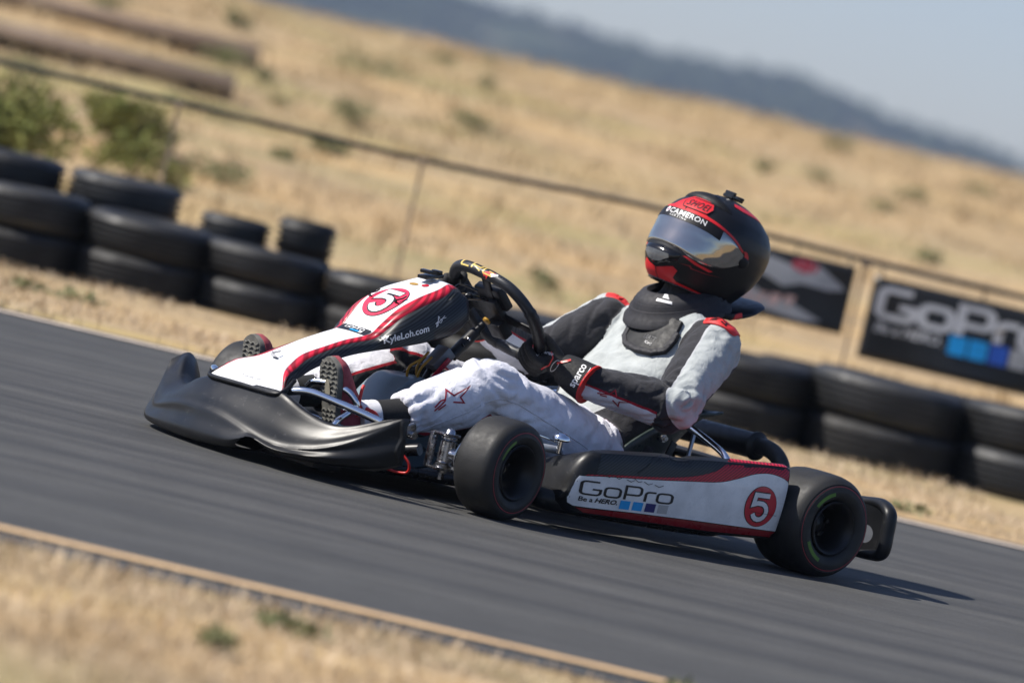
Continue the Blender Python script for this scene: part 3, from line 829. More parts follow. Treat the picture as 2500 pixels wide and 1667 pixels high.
for i in range(len(ROW) - 1):                                    # second row, seen through the gaps
    x = (ROW[i][0] + ROW[i + 1][0]) / 2; w = (ROW[i][2] + ROW[i + 1][2]) / 2 * 0.96; r = 0.26
    if x < -0.7: continue
    for k in range(2):
        tyre(x, 20.90 + 0.52 + 0.19 + 0.06 * (i > 6), ground_z(x, 21.6) - 0.006 + w * 0.985 * k, r, w, '%s tyre behind the gap right of the %s front stack' % (('bottom', 'top')[k], ORD[i]), 'old_rubber', 0.0, i + 80 + k)
BACK = [(-2.72, 21.72, .248), (-2.235, 21.71, .248), (-1.745, 21.74, .245)]
for i, (x, y, r) in enumerate(BACK):
    for k in range(3):
        tyre(x + 0.02 * math.sin(i + k * 2.2), y + 0.02 * math.cos(k * 2 + i), ground_z(x, y) + 0.148 * k, r, 0.15, '%s tyre of the %s three-high stack behind the wall at far left' % (['lowest', 'middle', 'topmost'][k], ['first', 'second', 'third'][i]), 'old_rubber', 0.0, i * 3 + k + 40)
for i, (x, r, n, w) in enumerate([(-1.24, 0.155, 3, .128), (-0.94, 0.128, 3, .148)]):
    for k in range(n):
        tyre(x + 0.01 * math.sin(k * 2.2 + i), 21.66 + 0.01 * math.cos(k), ground_z(x, 21.66) + w * k * 0.99, r, w, '%s small tyre of the %s stack behind the wall, left of the kart' % (['lowest', 'middle', 'topmost'][k], ['wider', 'narrower'][i]), 'old_rubber', 0.0, k + i * 5 + 60)
# ------------------------------------------------------------------ the kart: x forward, y to the driver's left, z up
KX, KY, KYAW = -0.2971, 13.537, R(39.4952)
KROT = math.pi + KYAW
kart = empty('go_kart', (KX, KY, 0.004), KROT)
tag(kart, 'white, red and black racing kart number 5 cornering on the track, driver aboard', 'go-kart')

# --- floor, frame and axle
mb = MB(); mb.add(*box((-0.02, 0, 0.045), (0.74, 0.50, 0.006), None, 0.002)); mb.build('floor_tray', M['black_satin'], kart)
for s in (-1, 1):
    p = [(0.30, s * 0.16, 0.052), (0.20, s * 0.24, 0.055), (0.0, s * 0.27, 0.055), (-0.30, s * 0.26, 0.055), (-0.60, s * 0.31, 0.058), (-1.08, s * 0.30, 0.075)]
    put('frame_rail', raw_mesh('frame_rail', *tube(catmull(p, 5), 0.015, 10), True, None, 60), M['frame'], kart)
    p = [(-0.12, s * 0.26, 0.055), (-0.18, s * 0.45, 0.05), (-0.30, s * 0.52, 0.05), (-0.70, s * 0.53, 0.055), (-0.86, s * 0.45, 0.06), (-0.90, s * 0.30, 0.065)]
    put('side_bar', raw_mesh('side_bar', *tube(catmull(p, 5), 0.010, 8), True, None, 60), M['frame'], kart)
mb = MB()
mb.add(*tube([(0.30, -0.16, 0.052), (0.30, 0.16, 0.052)], 0.014, 10)); mb.add(*tube([(-0.62, -0.30, 0.057), (-0.62, 0.30, 0.057)], 0.014, 10))
mb.add(*tube(catmull([(0.09, -0.31, 0.122), (0.12, -0.22, 0.10), (0.13, 0, 0.075), (0.12, 0.22, 0.10), (0.09, 0.31, 0.122)], 5), 0.0165, 12))
o = mb.build('frame_cross_tubes', M['frame'], kart); o['kind'] = 'stuff'
put('rear_axle', raw_mesh('rear_axle', *tube([(-1.045, -0.56, 0.14), (-1.045, 0.56, 0.14)], 0.0245, 20), True, None, 60), M['steel'], kart)

# --- wheels
def kart_tyre(R_, W, r_in, seg=96):
    h = W / 2
    p = [(r_in, -h * 0.60), (r_in + 0.004, -h * 0.80), (r_in + 0.012, -h * 0.93), (r_in + 0.022, -h * 0.985), (r_in + 0.030, -h), (R_ - 0.036, -h * 1.005), (R_ - 0.030, -h * 0.985), (R_ - 0.0285, -h * 0.985), (R_ - 0.0275, -h * 0.965), (R_ - 0.024, -h * 0.95), (R_ - 0.0225, -h * 0.925), (R_ - 0.020, -h * 0.93), (R_ - 0.012, -h * 0.86), (R_ - 0.0045, -h * 0.74), (R_ - 0.0012, -h * 0.55), (R_, -h * 0.25)]
    p = p + [(a, -b) for a, b in p[::-1]]
    p += [(r_in - 0.004, h * 0.5), (r_in - 0.004, -h * 0.5)]
    return lathe(p, seg, 'y', True)
def rim_shape(r, W):
    h = W / 2
    p = [(r + 0.004, -h), (r + 0.007, -h + 0.003), (r + 0.004, -h + 0.007), (r - 0.004, -h + 0.010), (r - 0.012, -h + 0.022), (r - 0.016, -h * 0.3), (r - 0.016, h * 0.3), (r - 0.010, h - 0.020), (r - 0.002, h - 0.008), (r + 0.007, h - 0.003), (r + 0.004, h),
         (r - 0.001, h - 0.002), (r - 0.006, h - 0.012), (r - 0.014, h - 0.024), (r - 0.021, h * 0.3), (r - 0.021, -h * 0.3), (r - 0.014, -h + 0.024), (r - 0.004, -h + 0.008)]
    return lathe(p, 64, 'y', True)
def ring_band(r0, r1, y, a0, a1, n):
    v, f = [], []
    for i in range(n + 1):
        a = R(a0 + (a1 - a0) * i / n)
        for r in (r0, r1): v.append((r * math.cos(a), y, r * math.sin(a)))
    for i in range(n): f.append((2 * i, 2 * i + 1, 2 * i + 3, 2 * i + 2))
    return v, f
def make_wheel(R_, W, rr, rw, front):
    rim = raw_mesh('wheel', *rim_shape(rr, rw), True, None, 50); ty = raw_mesh('tyre', *kart_tyre(R_, W, rr), True, None, 35)
    for me in (rim, ty):
        bm = bmesh.new(); bm.from_mesh(me); bmesh.ops.recalc_face_normals(bm, faces=bm.faces); bm.to_mesh(me); bm.free(); me.set_sharp_from_angle(angle=R(45))
    hubm = MB(); hh = rw / 2
    hubm.add(*lathe([(0.0, -hh + 0.03), (0.030, -hh + 0.03), (0.034, -hh + 0.035), (0.034, hh - 0.075), (0.026, hh - 0.065), (0.014, hh - 0.06), (0.0, hh - 0.058)], 32))
    for k in range(3):                                          # three spokes from hub to rim
        a = R(90 + 120 * k); c, s = math.cos(a), math.sin(a)
        hubm.add(*box((c * (rr * 0.60), hh - 0.085, s * (rr * 0.60)), (rr * 0.62, 0.012, 0.022), Matrix.Rotation(-a, 3, 'Y'), 0.003))
    for k in range(3):
        a = R(30 + 120 * k); hubm.add(*tube([(math.cos(a) * 0.024, hh - 0.07, math.sin(a) * 0.024), (math.cos(a) * 0.024, hh - 0.052, math.sin(a) * 0.024)], 0.0055, 6))
    ln = raw_mesh('red_line', *ring_band(R_ - 0.0262, R_ - 0.0245, W / 2 * 0.966, 0, 360, 96))
    g1 = raw_mesh('green_mark', *ring_band(R_ - 0.050 if not front else R_ - 0.043, R_ - 0.040 if not front else R_ - 0.036, W / 2 * 1.006 + 0.0006, 0, 42, 16))
    return rim, ty, hubm, ln, g1
WM = {}
def wheel(name, loc, front, steer, side, spin):
    R_, W, rr, rw = (0.130, 0.132, 0.0665, 0.125) if front else (0.140, 0.208, 0.0665, 0.200)
    key = front
    if key not in WM:
        rim, ty, hm_, ln, g1 = make_wheel(R_, W, rr, rw, front)
        rim.materials.append(M['rim']); ty.materials.append(M['rubber']); ln.materials.append(M['red_line']); g1.materials.append(M['green'])
        WM[key] = [rim, ty, None, ln, g1, hm_]
    rim, ty, hb, ln, g1, hm_ = WM[key]
    w = put(name, rim, [], kart, loc)
    w.rotation_euler = (0, 0, steer + (0 if side > 0 else math.pi))
    put('tyre', ty, [], w)
    if hb is None:
        h = hm_.build('hub', M['rim'], w); WM[key][2] = h.data
    else: put('hub', hb, [], w)
    put('red_line', ln, [], w)
    for a in spin:
        g = put('green_mark', g1, [], w); g.rotation_euler = (0, R(a), 0)
    return w
STEER = R(13.8)
wheel('wheel', (0, 0.535, 0.130), True, STEER, 1, [-18])
wheel('wheel', (0, -0.592, 0.130), True, STEER, -1, [60])
wheel('wheel', (-1.045, 0.595, 0.140), False, 0, 1, [-32, 70])
wheel('wheel', (-1.045, -0.595, 0.140), False, 0, -1, [40])

# --- front stub axles, kingpins and track rods
for s in (1, -1):
    mb = MB(); kx, ky = 0.055, s * 0.375
    mb.add(*box((kx + 0.028, ky - s * 0.030, 0.132), (0.020, 0.012, 0.094), None, 0.002))          # C bracket
    mb.add(*box((kx + 0.006, ky - s * 0.008, 0.178), (0.058, 0.050, 0.007), None, 0.002))
    mb.add(*box((kx + 0.006, ky - s * 0.008, 0.088), (0.058, 0.050, 0.007), None, 0.002))
    o = mb.build('kingpin_bracket', M['frame'] if s < 0 else M['steel'], kart)
    mb = MB()
    mb.add(*lathe([(0.0, 0.086), (0.009, 0.088), (0.009, 0.078), (0.020, 0.090), (0.0225, 0.096), (0.0225, 0.100), (0.016, 0.104), (0.021, 0.108), (0.021, 0.160), (0.016, 0.163), (0.022, 0.167), (0.022, 0.172), (0.016, 0.175), (0.012, 0.190), (0.007, 0.194), (0.0, 0.195)], 24, 'z'))
    mb.v = [(a + kx, b + ky, c) for a, b, c in mb.v]
    mb.add(*tube([(kx, ky, 0.078), (kx, ky, 0.060)], 0.0085, 6))
    mb.add(*tube([(kx, ky, 0.13), (0.02, s * 0.45, 0.13), (0.0, s * 0.50, 0.13)], [0.017, 0.0135, 0.0125], 16))
    mb.add(*tube([(kx - 0.01, ky, 0.112), (kx - 0.10, ky - s * 0.06, 0.105)], [0.012, 0.009], 8))
    mb.build('stub_axle', M['steel'], kart)
    put('track_rod', raw_mesh('track_rod', *tube([(kx - 0.10, ky - s * 0.06, 0.105), (-0.10, s * 0.03, 0.11)], 0.006, 8)), M['steel'], kart)
    put('brake_disc' if s > 0 else 'bracket_plate', raw_mesh('disc', *lathe([(0.024, -0.002), (0.062, -0.002), (0.064, 0), (0.062, 0.002), (0.024, 0.002)], 40, 'y', True), True, None, 40), M['steel'], kart, (0.02, s * 0.445, 0.13))
put('cable', raw_mesh('cable', *tube(catmull([(0.175, 0.34, 0.11), (0.155, 0.36, 0.085), (0.15, 0.355, 0.062), (0.165, 0.33, 0.056), (0.19, 0.30, 0.060)], 6), 0.0035, 6)), M['red_cable'], kart)
mb = MB(); mb.add(*box((0.205, 0.375, 0.168), (0.07, 0.010, 0.030), Matrix.Rotation(R(18), 3, 'Y'), 0.003)); mb.add(*tube([(0.18, 0.366, 0.160), (0.18, 0.39, 0.160)], 0.010, 10)); mb.add(*tube([(0.225, 0.366, 0.175), (0.225, 0.39, 0.175)], 0.008, 10))
mb.build('clamp', M['steel'], kart)

# --- front bumper fairing
def smooth_curve(pts, ys, k=8):
    z = np.interp(ys, [p[0] for p in pts], [p[1] for p in pts])
    for _ in range(k):
        z = np.concatenate([[z[0]], (z[:-2] + 2 * z[1:-1] + z[2:]) / 4, [z[-1]]])
    return z
NY = 97; BW = 0.488
BY = np.linspace(-BW, BW, NY)
_sx = lambda t: [(-a, b) for a, b in t[:0:-1]] + t
cv = {k: smooth_curve(p, BY) for k, p in dict(
    rx=[(-.488, .352), (-.44, .408), (-.38, .445), (-.3, .470), (-.2, .492), (-.1, .503), (0, .505), (.1, .502), (.2, .490), (.3, .462), (.38, .420), (.44, .370), (.488, .314)],
    lx=[(-.488, .385), (-.44, .432), (-.38, .466), (-.3, .490), (-.2, .510), (-.1, .522), (0, .525), (.1, .522), (.2, .508), (.3, .475), (.38, .432), (.44, .372), (.488, .300)],
    bx=_sx([(0, .455), (.1, .455), (.2, .450), (.3, .418), (.38, .384), (.44, .342), (.488, .302)]),
    rz=[(-.488, .178), (-.46, .130), (-.42, .092), (-.38, .074), (-.3, .088), (-.23, .101), (-.166, .107), (-.075, .109), (0, .105), (.08, .093), (.147, .082), (.198, .073), (.259, .071), (.343, .088), (.409, .12), (.449, .155), (.488, .200)],
    bz=[(-.488, .207), (-.44, .192), (-.38, .145), (-.33, .133), (-.29, .138), (-.224, .163), (-.139, .184), (0, .190), (.154, .195), (.189, .187), (.232, .168), (.269, .158), (.318, .148), (.361, .150), (.398, .162), (.458, .198), (.488, .209)],
    lz=[(-.488, .020), (-.38, .016), (-.27, .013), (-.1, .013), (0, .018), (.085, .024), (.115, .040), (.155, .062), (.195, .050), (.235, .041), (.28, .044), (.341, .047), (.408, .055), (.461, .068), (.488, .090)]).items()}
rows = []
for i, y in enumerate(BY):
    bx, bz, rx, rz, lx, lz = (cv[k][i] for k in ('bx', 'bz', 'rx', 'rz', 'lx', 'lz'))
    a = abs(y); crease = 0.0045 * max(0.0, 1 - ((y - 0.30) / 0.20) ** 2) + 0.004 * max(0.0, 1 - ((y + 0.30) / 0.20) ** 2)     # groove under the ridge
    endf = max(0.0, (a - 0.40) / 0.088)
    er = 1 - (0.78 if y > 0 else 0.25) * min(1.0, endf)
    prof = [(bx - 0.075 * er, bz - 0.055), (bx - 0.045 * er, bz - 0.018), (bx - 0.012, bz - 0.002), (bx + 0.006, bz - 0.003),
            (bx + (rx - bx) * 0.45, bz + (rz - bz) * 0.40 + 0.003 * (1 - endf)), (bx + (rx - bx) * 0.82, bz + (rz - bz) * 0.78 + 0.005 * (1 - endf)), (rx, rz), (rx + 0.009 * (1 - endf), rz - 0.012),
            (rx + (lx - rx) * 0.45 + 0.005 * (1 - endf) - crease, rz + (lz - rz) * 0.40), (rx + (lx - rx) * 0.75 + 0.010 - crease * 0.2, rz + (lz - rz) * 0.72), (lx + 0.004, lz + 0.010), (lx - 0.004, lz), (lx - 0.03 * er, lz - 0.004), (lx - 0.10 * er, lz - 0.002)]
    rows.append(catmull([(p[0], y, max(0.010, p[1])) for p in prof], 3))
v, f = grid(rows)
nv = len(rows[0])
# opening under the middle of the lip
keep = []
for q in f:
    c = np.mean([v[i] for i in q], axis=0)
    if abs(c[1] - 0.155) < 0.052 and c[0] > 0.44 and c[2] < 0.066 - 12.0 * (c[1] - 0.155) ** 2: continue
    keep.append(q)
bmp = put('front_bumper', raw_mesh('front_bumper', v, keep, True, None, 60), M['black_plastic'], kart)
# end plates: the upright fins at both ends
for s in (-1, 1):
    e = rows[-1 if s > 0 else 0]
    c = np.mean(np.array(e), axis=0)
    fin = MB()
    loop = [np.array(p) for p in e]
    inner = [np.array([c[0] + (p[0] - c[0]) * 0.80, p[1] + s * 0.008, c[2] + (p[2] - c[2]) * 0.86]) for p in loop]
    ctr = np.array([c[0], loop[0][1] + s * 0.012, c[2]])
    n = len(loop); vs = loop + inner + [ctr]; fs = []
    for i in range(n):
        j = (i + 1) % n
        fs.append((i, j, n + j, n + i)); fs.append((n + i, n + j, 2 * n))
    fin.add(vs, fs)
    fin.build('bumper_end', M['black_plastic'], kart)
mb = MB(); mb.add(*box((0.385, 0.02, 0.062), (0.10, 0.62, 0.075), None, 0.02)); mb.build('bumper_dark_fill', M['black_satin'], kart)  # added black block, stands in for shade inside the lip opening
# --- chrome bars behind the fairing
bar = [(0.25, -0.36, 0.140), (0.33, -0.30, 0.170), (0.400, -0.225, 0.194), (0.420, -0.165, 0.186), (0.415, -0.10, 0.176), (0.412, 0, 0.174), (0.416, 0.10, 0.180), (0.418, 0.15, 0.198), (0.389, 0.20, 0.208), (0.335, 0.285, 0.195), (0.278, 0.37, 0.178)]
put('upper_bumper_bar', raw_mesh('upper_bumper_bar', *tube(catmull(bar, 6), 0.0105, 14), True, None, 60), M['chrome'], kart)
bar = [(0.22, -0.30, 0.10), (0.35, -0.24, 0.095), (0.40, -0.1, 0.09), (0.40, 0.1, 0.09), (0.35, 0.24, 0.095), (0.22, 0.30, 0.10)]
put('lower_bumper_bar', raw_mesh('lower_bumper_bar', *tube(catmull(bar, 6), 0.009, 12), True, None, 60), M['steel'], kart)
hoop = [(0.345, 0.115, 0.215), (0.341, 0.13, 0.232), (0.328, 0.155, 0.237), (0.313, 0.195, 0.238), (0.298, 0.228, 0.230), (0.284, 0.247, 0.212), (0.279, 0.25, 0.196), (0.300, 0.25, 0.176), (0.332, 0.25, 0.146), (0.335, 0.25, 0.11)]
put('brake_pedal', raw_mesh('brake_pedal', *tube(catmull(hoop, 5), 0.0085, 12), True, None, 60), M['chrome'], kart)
hoop = [(0.345, -0.10, 0.215), (0.335, -0.15, 0.232), (0.313, -0.20, 0.232), (0.29, -0.245, 0.205), (0.30, -0.25, 0.16), (0.335, -0.25, 0.10)]
put('throttle_pedal', raw_mesh('throttle_pedal', *tube(catmull(hoop, 5), 0.007, 12), True, None, 60), M['chrome'], kart)
put('pedal_rod', raw_mesh('pedal_rod', *tube([(0.33, 0.25, 0.143), (0.24, 0.30, 0.128)], 0.005, 8)), M['steel'], kart)

# --- front panel (the steering fairing)
NS = [  # x, z, half width white, half width red, groove drop, ridge y, ridge drop, lower y, lower z
 (0.462, 0.184, 0.150, 0.153, 0.000, 0.155, 0.004, 0.156, 0.178),
 (0.447, 0.197, 0.148, 0.153, 0.001, 0.157, 0.006, 0.157, 0.188),
 (0.421, 0.236, 0.106, 0.124, 0.004, 0.130, 0.010, 0.132, 0.219),
 (0.379, 0.261, 0.069, 0.096, 0.007, 0.106, 0.012, 0.110, 0.236),
 (0.333, 0.292, 0.051, 0.077, 0.008, 0.092, 0.014, 0.097, 0.262),
 (0.269, 0.324, 0.054, 0.071, 0.008, 0.088, 0.014, 0.093, 0.294),
 (0.211, 0.350, 0.055, 0.071, 0.008, 0.088, 0.015, 0.094, 0.318),
 (0.145, 0.377, 0.064, 0.086, 0.009, 0.100, 0.018, 0.106, 0.342),
 (0.120, 0.408, 0.069, 0.098, 0.012, 0.112, 0.026, 0.120, 0.352),
 (0.082, 0.456, 0.078, 0.108, 0.016, 0.122, 0.038, 0.130, 0.366),
 (0.027, 0.496, 0.082, 0.112, 0.018, 0.128, 0.046, 0.138, 0.386),
 (-0.038, 0.527, 0.074, 0.106, 0.014, 0.120, 0.034, 0.140, 0.410),
 (-0.076, 0.545, 0.060, 0.088, 0.008, 0.106, 0.014, 0.136, 0.432),
 (-0.104, 0.545, 0.048, 0.074, 0.006, 0.104, 0.016, 0.128, 0.462)]
ns = catmull(NS, 6)
rows, mi = [], []
for s in ns:
    x, z, w, wr, gd, ry, rd, ly, lz = s
    half = [(0.0, 0.004, 0), (w * 0.5, 0.003, 0), (w * 0.92, 0.0008, 0), (w, 0.0, 0), (wr, -gd, 1), (wr + (ry - wr) * 0.45, -gd - 0.010 - rd * 0.12, 2), (ry, -rd, 2)]
    pts = [(x - 0.0 * k, y, z + d) for y, d, k in half] 
    zr = z - rd
    pts += [(x - 0.004, ry + (ly - ry) * 0.35, zr + (lz - zr) * 0.12), (x - 0.008, ry + (ly - ry) * 0.8, zr + (lz - zr) * 0.5), (x - 0.012, ly, zr + (lz - zr) * 0.92), (x - 0.014, ly - 0.006, lz)]
    rows.append([(a, -b, c) for a, b, c in pts[:0:-1]] + pts)
v, f = grid(rows)
nvr = len(rows[0]); mid = nvr // 2
mi = []
for i in range(len(rows) - 1):
    for k in range(nvr - 1):
        d = min(abs(k - mid), abs(k + 1 - mid))        # strip counted from the middle
        mi.append(0 if d < 3 else 1 if d == 3 else 2)
M['pod_groove'] = M['black_satin']
# the white field, the red stripes and the carbon flanks are separate skins of one panel
def subskin(name, want, mat):
    fs = [q for q, k in zip(f, mi) if k == want]
    used = sorted({i for q in fs for i in q}); mp = {a: b for b, a in enumerate(used)}
    me = raw_mesh(name, [v[i] for i in used], [tuple(mp[i] for i in q) for q in fs], True, None, 50)
    return me, mat
me, mt = subskin('front_panel', 0, None)
panel = put('front_panel', me, M['white_film'], kart); solidify(panel, 0.003, -1); bake(panel)
me, mt = subskin('red_stripe', 1, None); red = put('red_stripe', me, M['red_carbon'], panel); solidify(red, 0.003, -1); bake(red)
me, mt = subskin('carbon_flank', 2, None); flank = put('carbon_flank', me, M['carbon'], panel); solidify(flank, 0.003, -1); bake(flank)
put('panel_lip', raw_mesh('panel_lip', *tube(catmull([(0.400, -0.128, 0.222), (0.440, -0.152, 0.196), (0.464, -0.148, 0.181), (0.470, -0.07, 0.180), (0.470, 0.0, 0.181), (0.470, 0.07, 0.182), (0.464, 0.148, 0.184), (0.440, 0.154, 0.198), (0.400, 0.130, 0.226)], 5), 0.0065, 8), True), M['black_satin'], panel)
# rounded back shell of the number pod
back = [(-0.104, 0.545), (-0.122, 0.525), (-0.128, 0.49), (-0.118, 0.462)]
s = ns[-1]; br = []
for t in np.linspace(0, 1, 8):
    row = []
    for (x, y, z) in rows[-1]:
        k = math.sin(t * math.pi / 2); q = 1 - 0.86 * (1 - math.cos(t * math.pi / 2))
        row.append((x - 0.030 * k, y * q, 0.50 + (z - 0.50) * q))
    br.append(row)
bs = put('pod_back', raw_mesh('pod_back', *grid(br), True, None, 60), M['black_satin'], panel)
panel_bvh = bvh_of([panel, red, flank])
SP = np.array([-0.745, 0.0, 0.667]); SP = SP / np.linalg.norm(SP)      # up along the number field
X_ = Vector((0, 1, 0))
def on_panel(name, item, x, y, z, mat, parent=panel, off=0.0013, slope=None):
    ey = Vector(slope or (-0.78, 0, 0.62))
    return decal(name, item, panel_bvh, (x, y, z), X_, ey, mat, parent, off, 0.010)
c5 = (0.066, 0.0, 0.467)
on_panel('number_disc', disc(0.0665, 48), *c5, M['black_print'], slope=(-0.72, 0, 0.69))
on_panel('number_disc', disc(0.0650, 48), *c5, M['pink_red_film'], off=0.0021, slope=(-0.72, 0, 0.69))
five = xf2(numeral_five(0.30), 0.094, 0.088, -0.041, -0.043)
five_b = xf2(numeral_five(0.21), 0.094, 0.088, -0.041, -0.043)
on_panel('numeral', five, *c5, M['black_print'], off=0.0029, slope=(-0.72, 0, 0.69))
on_panel('numeral', five_b, *c5, M['white_print'], off=0.0037, slope=(-0.72, 0, 0.69))
st = (0.148, 0.0, 0.378)
on_panel('sticker', poly(rrect(-0.062, -0.014, 0.062, 0.014, 0.006)), *st, M['black_print'], slope=(-0.66, 0, 0.75))
on_panel('sticker_lettering', xf2(camera_wordmark(0.16), 0.0178, 0.0125, -0.042, 0.0), *st, M['white_print'], off=0.0024, slope=(-0.66, 0, 0.75))
for k, c in enumerate(('cyan', 'cyan', 'cyan', 'white_print')):
    on_panel('sticker_square', xf2(poly([(0, 0), (0.011, 0), (0.011, 0.008), (0, 0.008)]), dx=-0.006 + 0.0125 * k, dy=-0.0105), *st, M[c], off=0.0024, slope=(-0.66, 0, 0.75))
on_panel('faint_lettering', xf2(text_fit('KyLeLoh', 0.085, 0.014, shear=0.25), dx=-0.04), 0.449, 0.0, 0.200, M['pale_grey'], slope=(-0.5, 0, 0.86))
on_panel('colour_badge', disc(0.009, 20, 0.012), -0.035, 0.022, 0.527, M['red_film'], slope=(-0.85, 0, 0.5))
on_panel('colour_badge', disc(0.008, 20, 0.018), -0.028, -0.018, 0.524, M['yellow'], slope=(-0.85, 0, 0.5))
fl_bvh = panel_bvh
decal('lettering', text_fit('KyleLoh.com', 0.130, 0.0225, bold=0.022, shear=0.18), fl_bvh, (0.126, 0.14, 0.3610), (-0.915, 0, 0.41), (0.38, -0.15, 0.9), M['white_print'], panel, 0.0022, 0.006)
sc = merge2(stroke([(0, 0.25), (0.3, 0.45), (0.55, 0.9), (0.45, 1.0), (0.35, 0.6), (0.2, 0.0), (0.05, -0.1), (0.15, 0.25), (0.6, 0.5), (1.1, 0.85)], 0.07), stroke([(0.35, 0.3), (0.55, 0.2), (0.75, 0.45), (0.6, 0.6), (1.2, 0.62)], 0.06))
decal('signature', xf2(sc, 0.032, 0.022), fl_bvh, (-0.008, 0.14, 0.436), (-0.92, 0, 0.39), (0.38, -0.15, 0.9), M['white_print'], panel, 0.0016, 0.008)
# pins and the camera mount
for (x, y, z, s) in ((0.382, 0.0, 0.266, 1.3), (0.070, 0.055, 0.466, 0.9), (0.070, -0.062, 0.466, 0.9)):
    mb = MB(); mb.add(*lathe([(0.0, 0.0), (0.011 * s, 0.0), (0.011 * s, 0.003), (0.005, 0.006), (0.004, 0.016), (0.0, 0.017)], 16, 'z'))
    mb.v = [(a * 0.7 + c * 0.6 + x, b + y, c * 0.8 - a * -0.5 * 1.0 + z + 0.002) for a, b, c in mb.v]
    mb.add(*tube([(x + 0.006, y, z + 0.012), (x - 0.012, y + 0.004, z + 0.020), (x - 0.014 * (s < 1) - 0.006, y + 0.006, z + 0.018 * (s < 1) + 0.010)], 0.0022, 6))
    o = mb.build('fastening_pin', M['black_satin'] if s < 1 else M['steel'], kart)
mb = MB()
mb.add(*box((-0.062, 0.0, 0.556), (0.060, 0.040, 0.010), Matrix.Rotation(R(14), 3, 'Y'), 0.003)); mb.add(*box((-0.045, 0.0, 0.566), (0.014, 0.042, 0.010), Matrix.Rotation(R(14), 3, 'Y'), 0.003)); mb.add(*box((-0.080, 0.0, 0.570), (0.012, 0.036, 0.010), Matrix.Rotation(R(14), 3, 'Y'), 0.002))
o = mb.build('camera_mount', M['black_gloss'], kart); o['kind'] = 'stuff'

# --- steering: column, hub, wheel
colb, colh = np.array((-0.075, 0.0, 0.215)), np.array((-0.300, 0.0, 0.490)); cd_ = (colh - colb) / np.linalg.norm(colh - colb)
put('steering_column', raw_mesh('steering_column', *tube([(0.06, 0, 0.075), tuple(colb), tuple(colb + cd_ * 0.20)], 0.0105, 16), True, None, 60), M['chrome'], kart)
mb = MB(); a0 = colb + cd_ * 0.185; mb.add(*tube([tuple(a0), tuple(a0 + cd_ * 0.10)], [0.0165, 0.0160], 18)); mb.add(*tube([tuple(a0 + cd_ * 0.10), tuple(a0 + cd_ * 0.128)], [0.011, 0.010], 12))
mb.build('column_sleeve', M['black_satin'], kart)
for d in (0.045, 0.068):
    p = a0 + cd_ * d; sd = np.array((0.55, 0.83, 0.1))
    put('sleeve_bolt', raw_mesh('sleeve_bolt', *tube([tuple(p + sd * 0.010), tuple(p + sd * 0.0185)], 0.0055, 12)), M['steel'] if d > 0.05 else M['black_gloss'], kart)
WN = np.array((-0.68, 0.0, 0.733)); WU = np.array((0.733, 0.0, 0.68)); WC = np.array((-0.312, 0.0, 0.503)); WROT = R(-12)
def wpt(lat, up, out=0.0):
    l = lat * math.cos(WROT) - up * math.sin(WROT); u = lat * math.sin(WROT) + up * math.cos(WROT)
    return WC + np.array((0, l, 0)) + WU * u + WN * out
half = [(0.0, 0.136), (0.05, 0.135), (0.098, 0.122), (0.135, 0.085), (0.152, 0.035), (0.148, -0.03), (0.128, -0.092), (0.085, -0.135), (0.03, -0.148)]
rimpath = half + [(-a, b) for a, b in half[:0:-1]]
rp = catmull([wpt(*p) for p in rimpath], 6, True)
rim_o = put('steering_wheel', raw_mesh('steering_wheel', *tube(rp, 0.0155, 18, True), True, None, 60), M['grip_carbon'], kart)
def rim_sleeve(name, i0, i1, r, mat, ridge=False):
    n = len(rp); seg = [rp[i % n] for i in range(i0, i1 + 1)]
    rad = [r + (0.0012 * (i % 2) if ridge else 0) for i in range(len(seg))]
    return put(name, raw_mesh(name, *tube(seg, rad, 18), True, None, 50), mat, rim_o)
rim_sleeve('grip_tape', 21, 48, 0.0166, M['tape'], True)
rim_sleeve('grip_tape', len(rp) - 46, len(rp) - 20, 0.0166, M['tape'], True)
rim_bvh = bvh_of([rim_o])
exw = Vector(wpt(0.1, 0) - wpt(0, 0)).normalized()
camdir = Vector((0.56, 0.66, 0.50)).normalized()
eyw = camdir.cross(exw).normalized()
org = Vector(wpt(-0.062, 0.136)) + eyw * -0.008
crg = merge2(stroke([(0.9, 1), (0.1, 1), (0, 0.85), (0, 0.15), (0.1, 0), (0.9, 0)], 0.16), stroke([(1.2, 0), (1.2, 1), (2.0, 1), (2.1, 0.85), (2.1, 0.6), (2.0, 0.45), (1.3, 0.45), (2.1, 0)], 0.16), stroke([(3.3, 1), (2.5, 1), (2.4, 0.85), (2.4, 0.15), (2.5, 0), (3.3, 0), (3.3, 0.5), (2.9, 0.5)], 0.16))
decal('lettering', xf2(crg, 0.036, 0.0215), rim_bvh, org - exw * 0.018, exw, eyw, M['gold'], rim_o, 0.001, 0.006, 0.02)
decal('red_flash', poly([(0.084, -0.010), (0.098, 0.002), (0.115, 0.012), (0.09, 0.012), (0.070, 0.000)]), rim_bvh, org, exw, eyw, M['pad_red'], rim_o, 0.001, 0.006, 0.02)
decal('white_flash', poly([(0.104, -0.002), (0.122, 0.008), (0.118, 0.014), (0.100, 0.006)]), rim_bvh, org, exw, eyw, M['white_print'], rim_o, 0.0014, 0.006, 0.02)
for (a, b) in ((0.148, -0.02), (-0.148, -0.02), (0.0, 0.130)):                               # three spokes
    p, q = wpt(0, 0, -0.012), wpt(a, b)
    rot = look_rot(q - p, WN); L_ = np.linalg.norm(q - p)
    put('spoke', raw_mesh('spoke', *box((p + q) / 2, (L_, 0.030, 0.006), rot, 0.002), True, None, 40), M['black_satin'], rim_o)
mb = MB(); rot = look_rot(WU, WN)
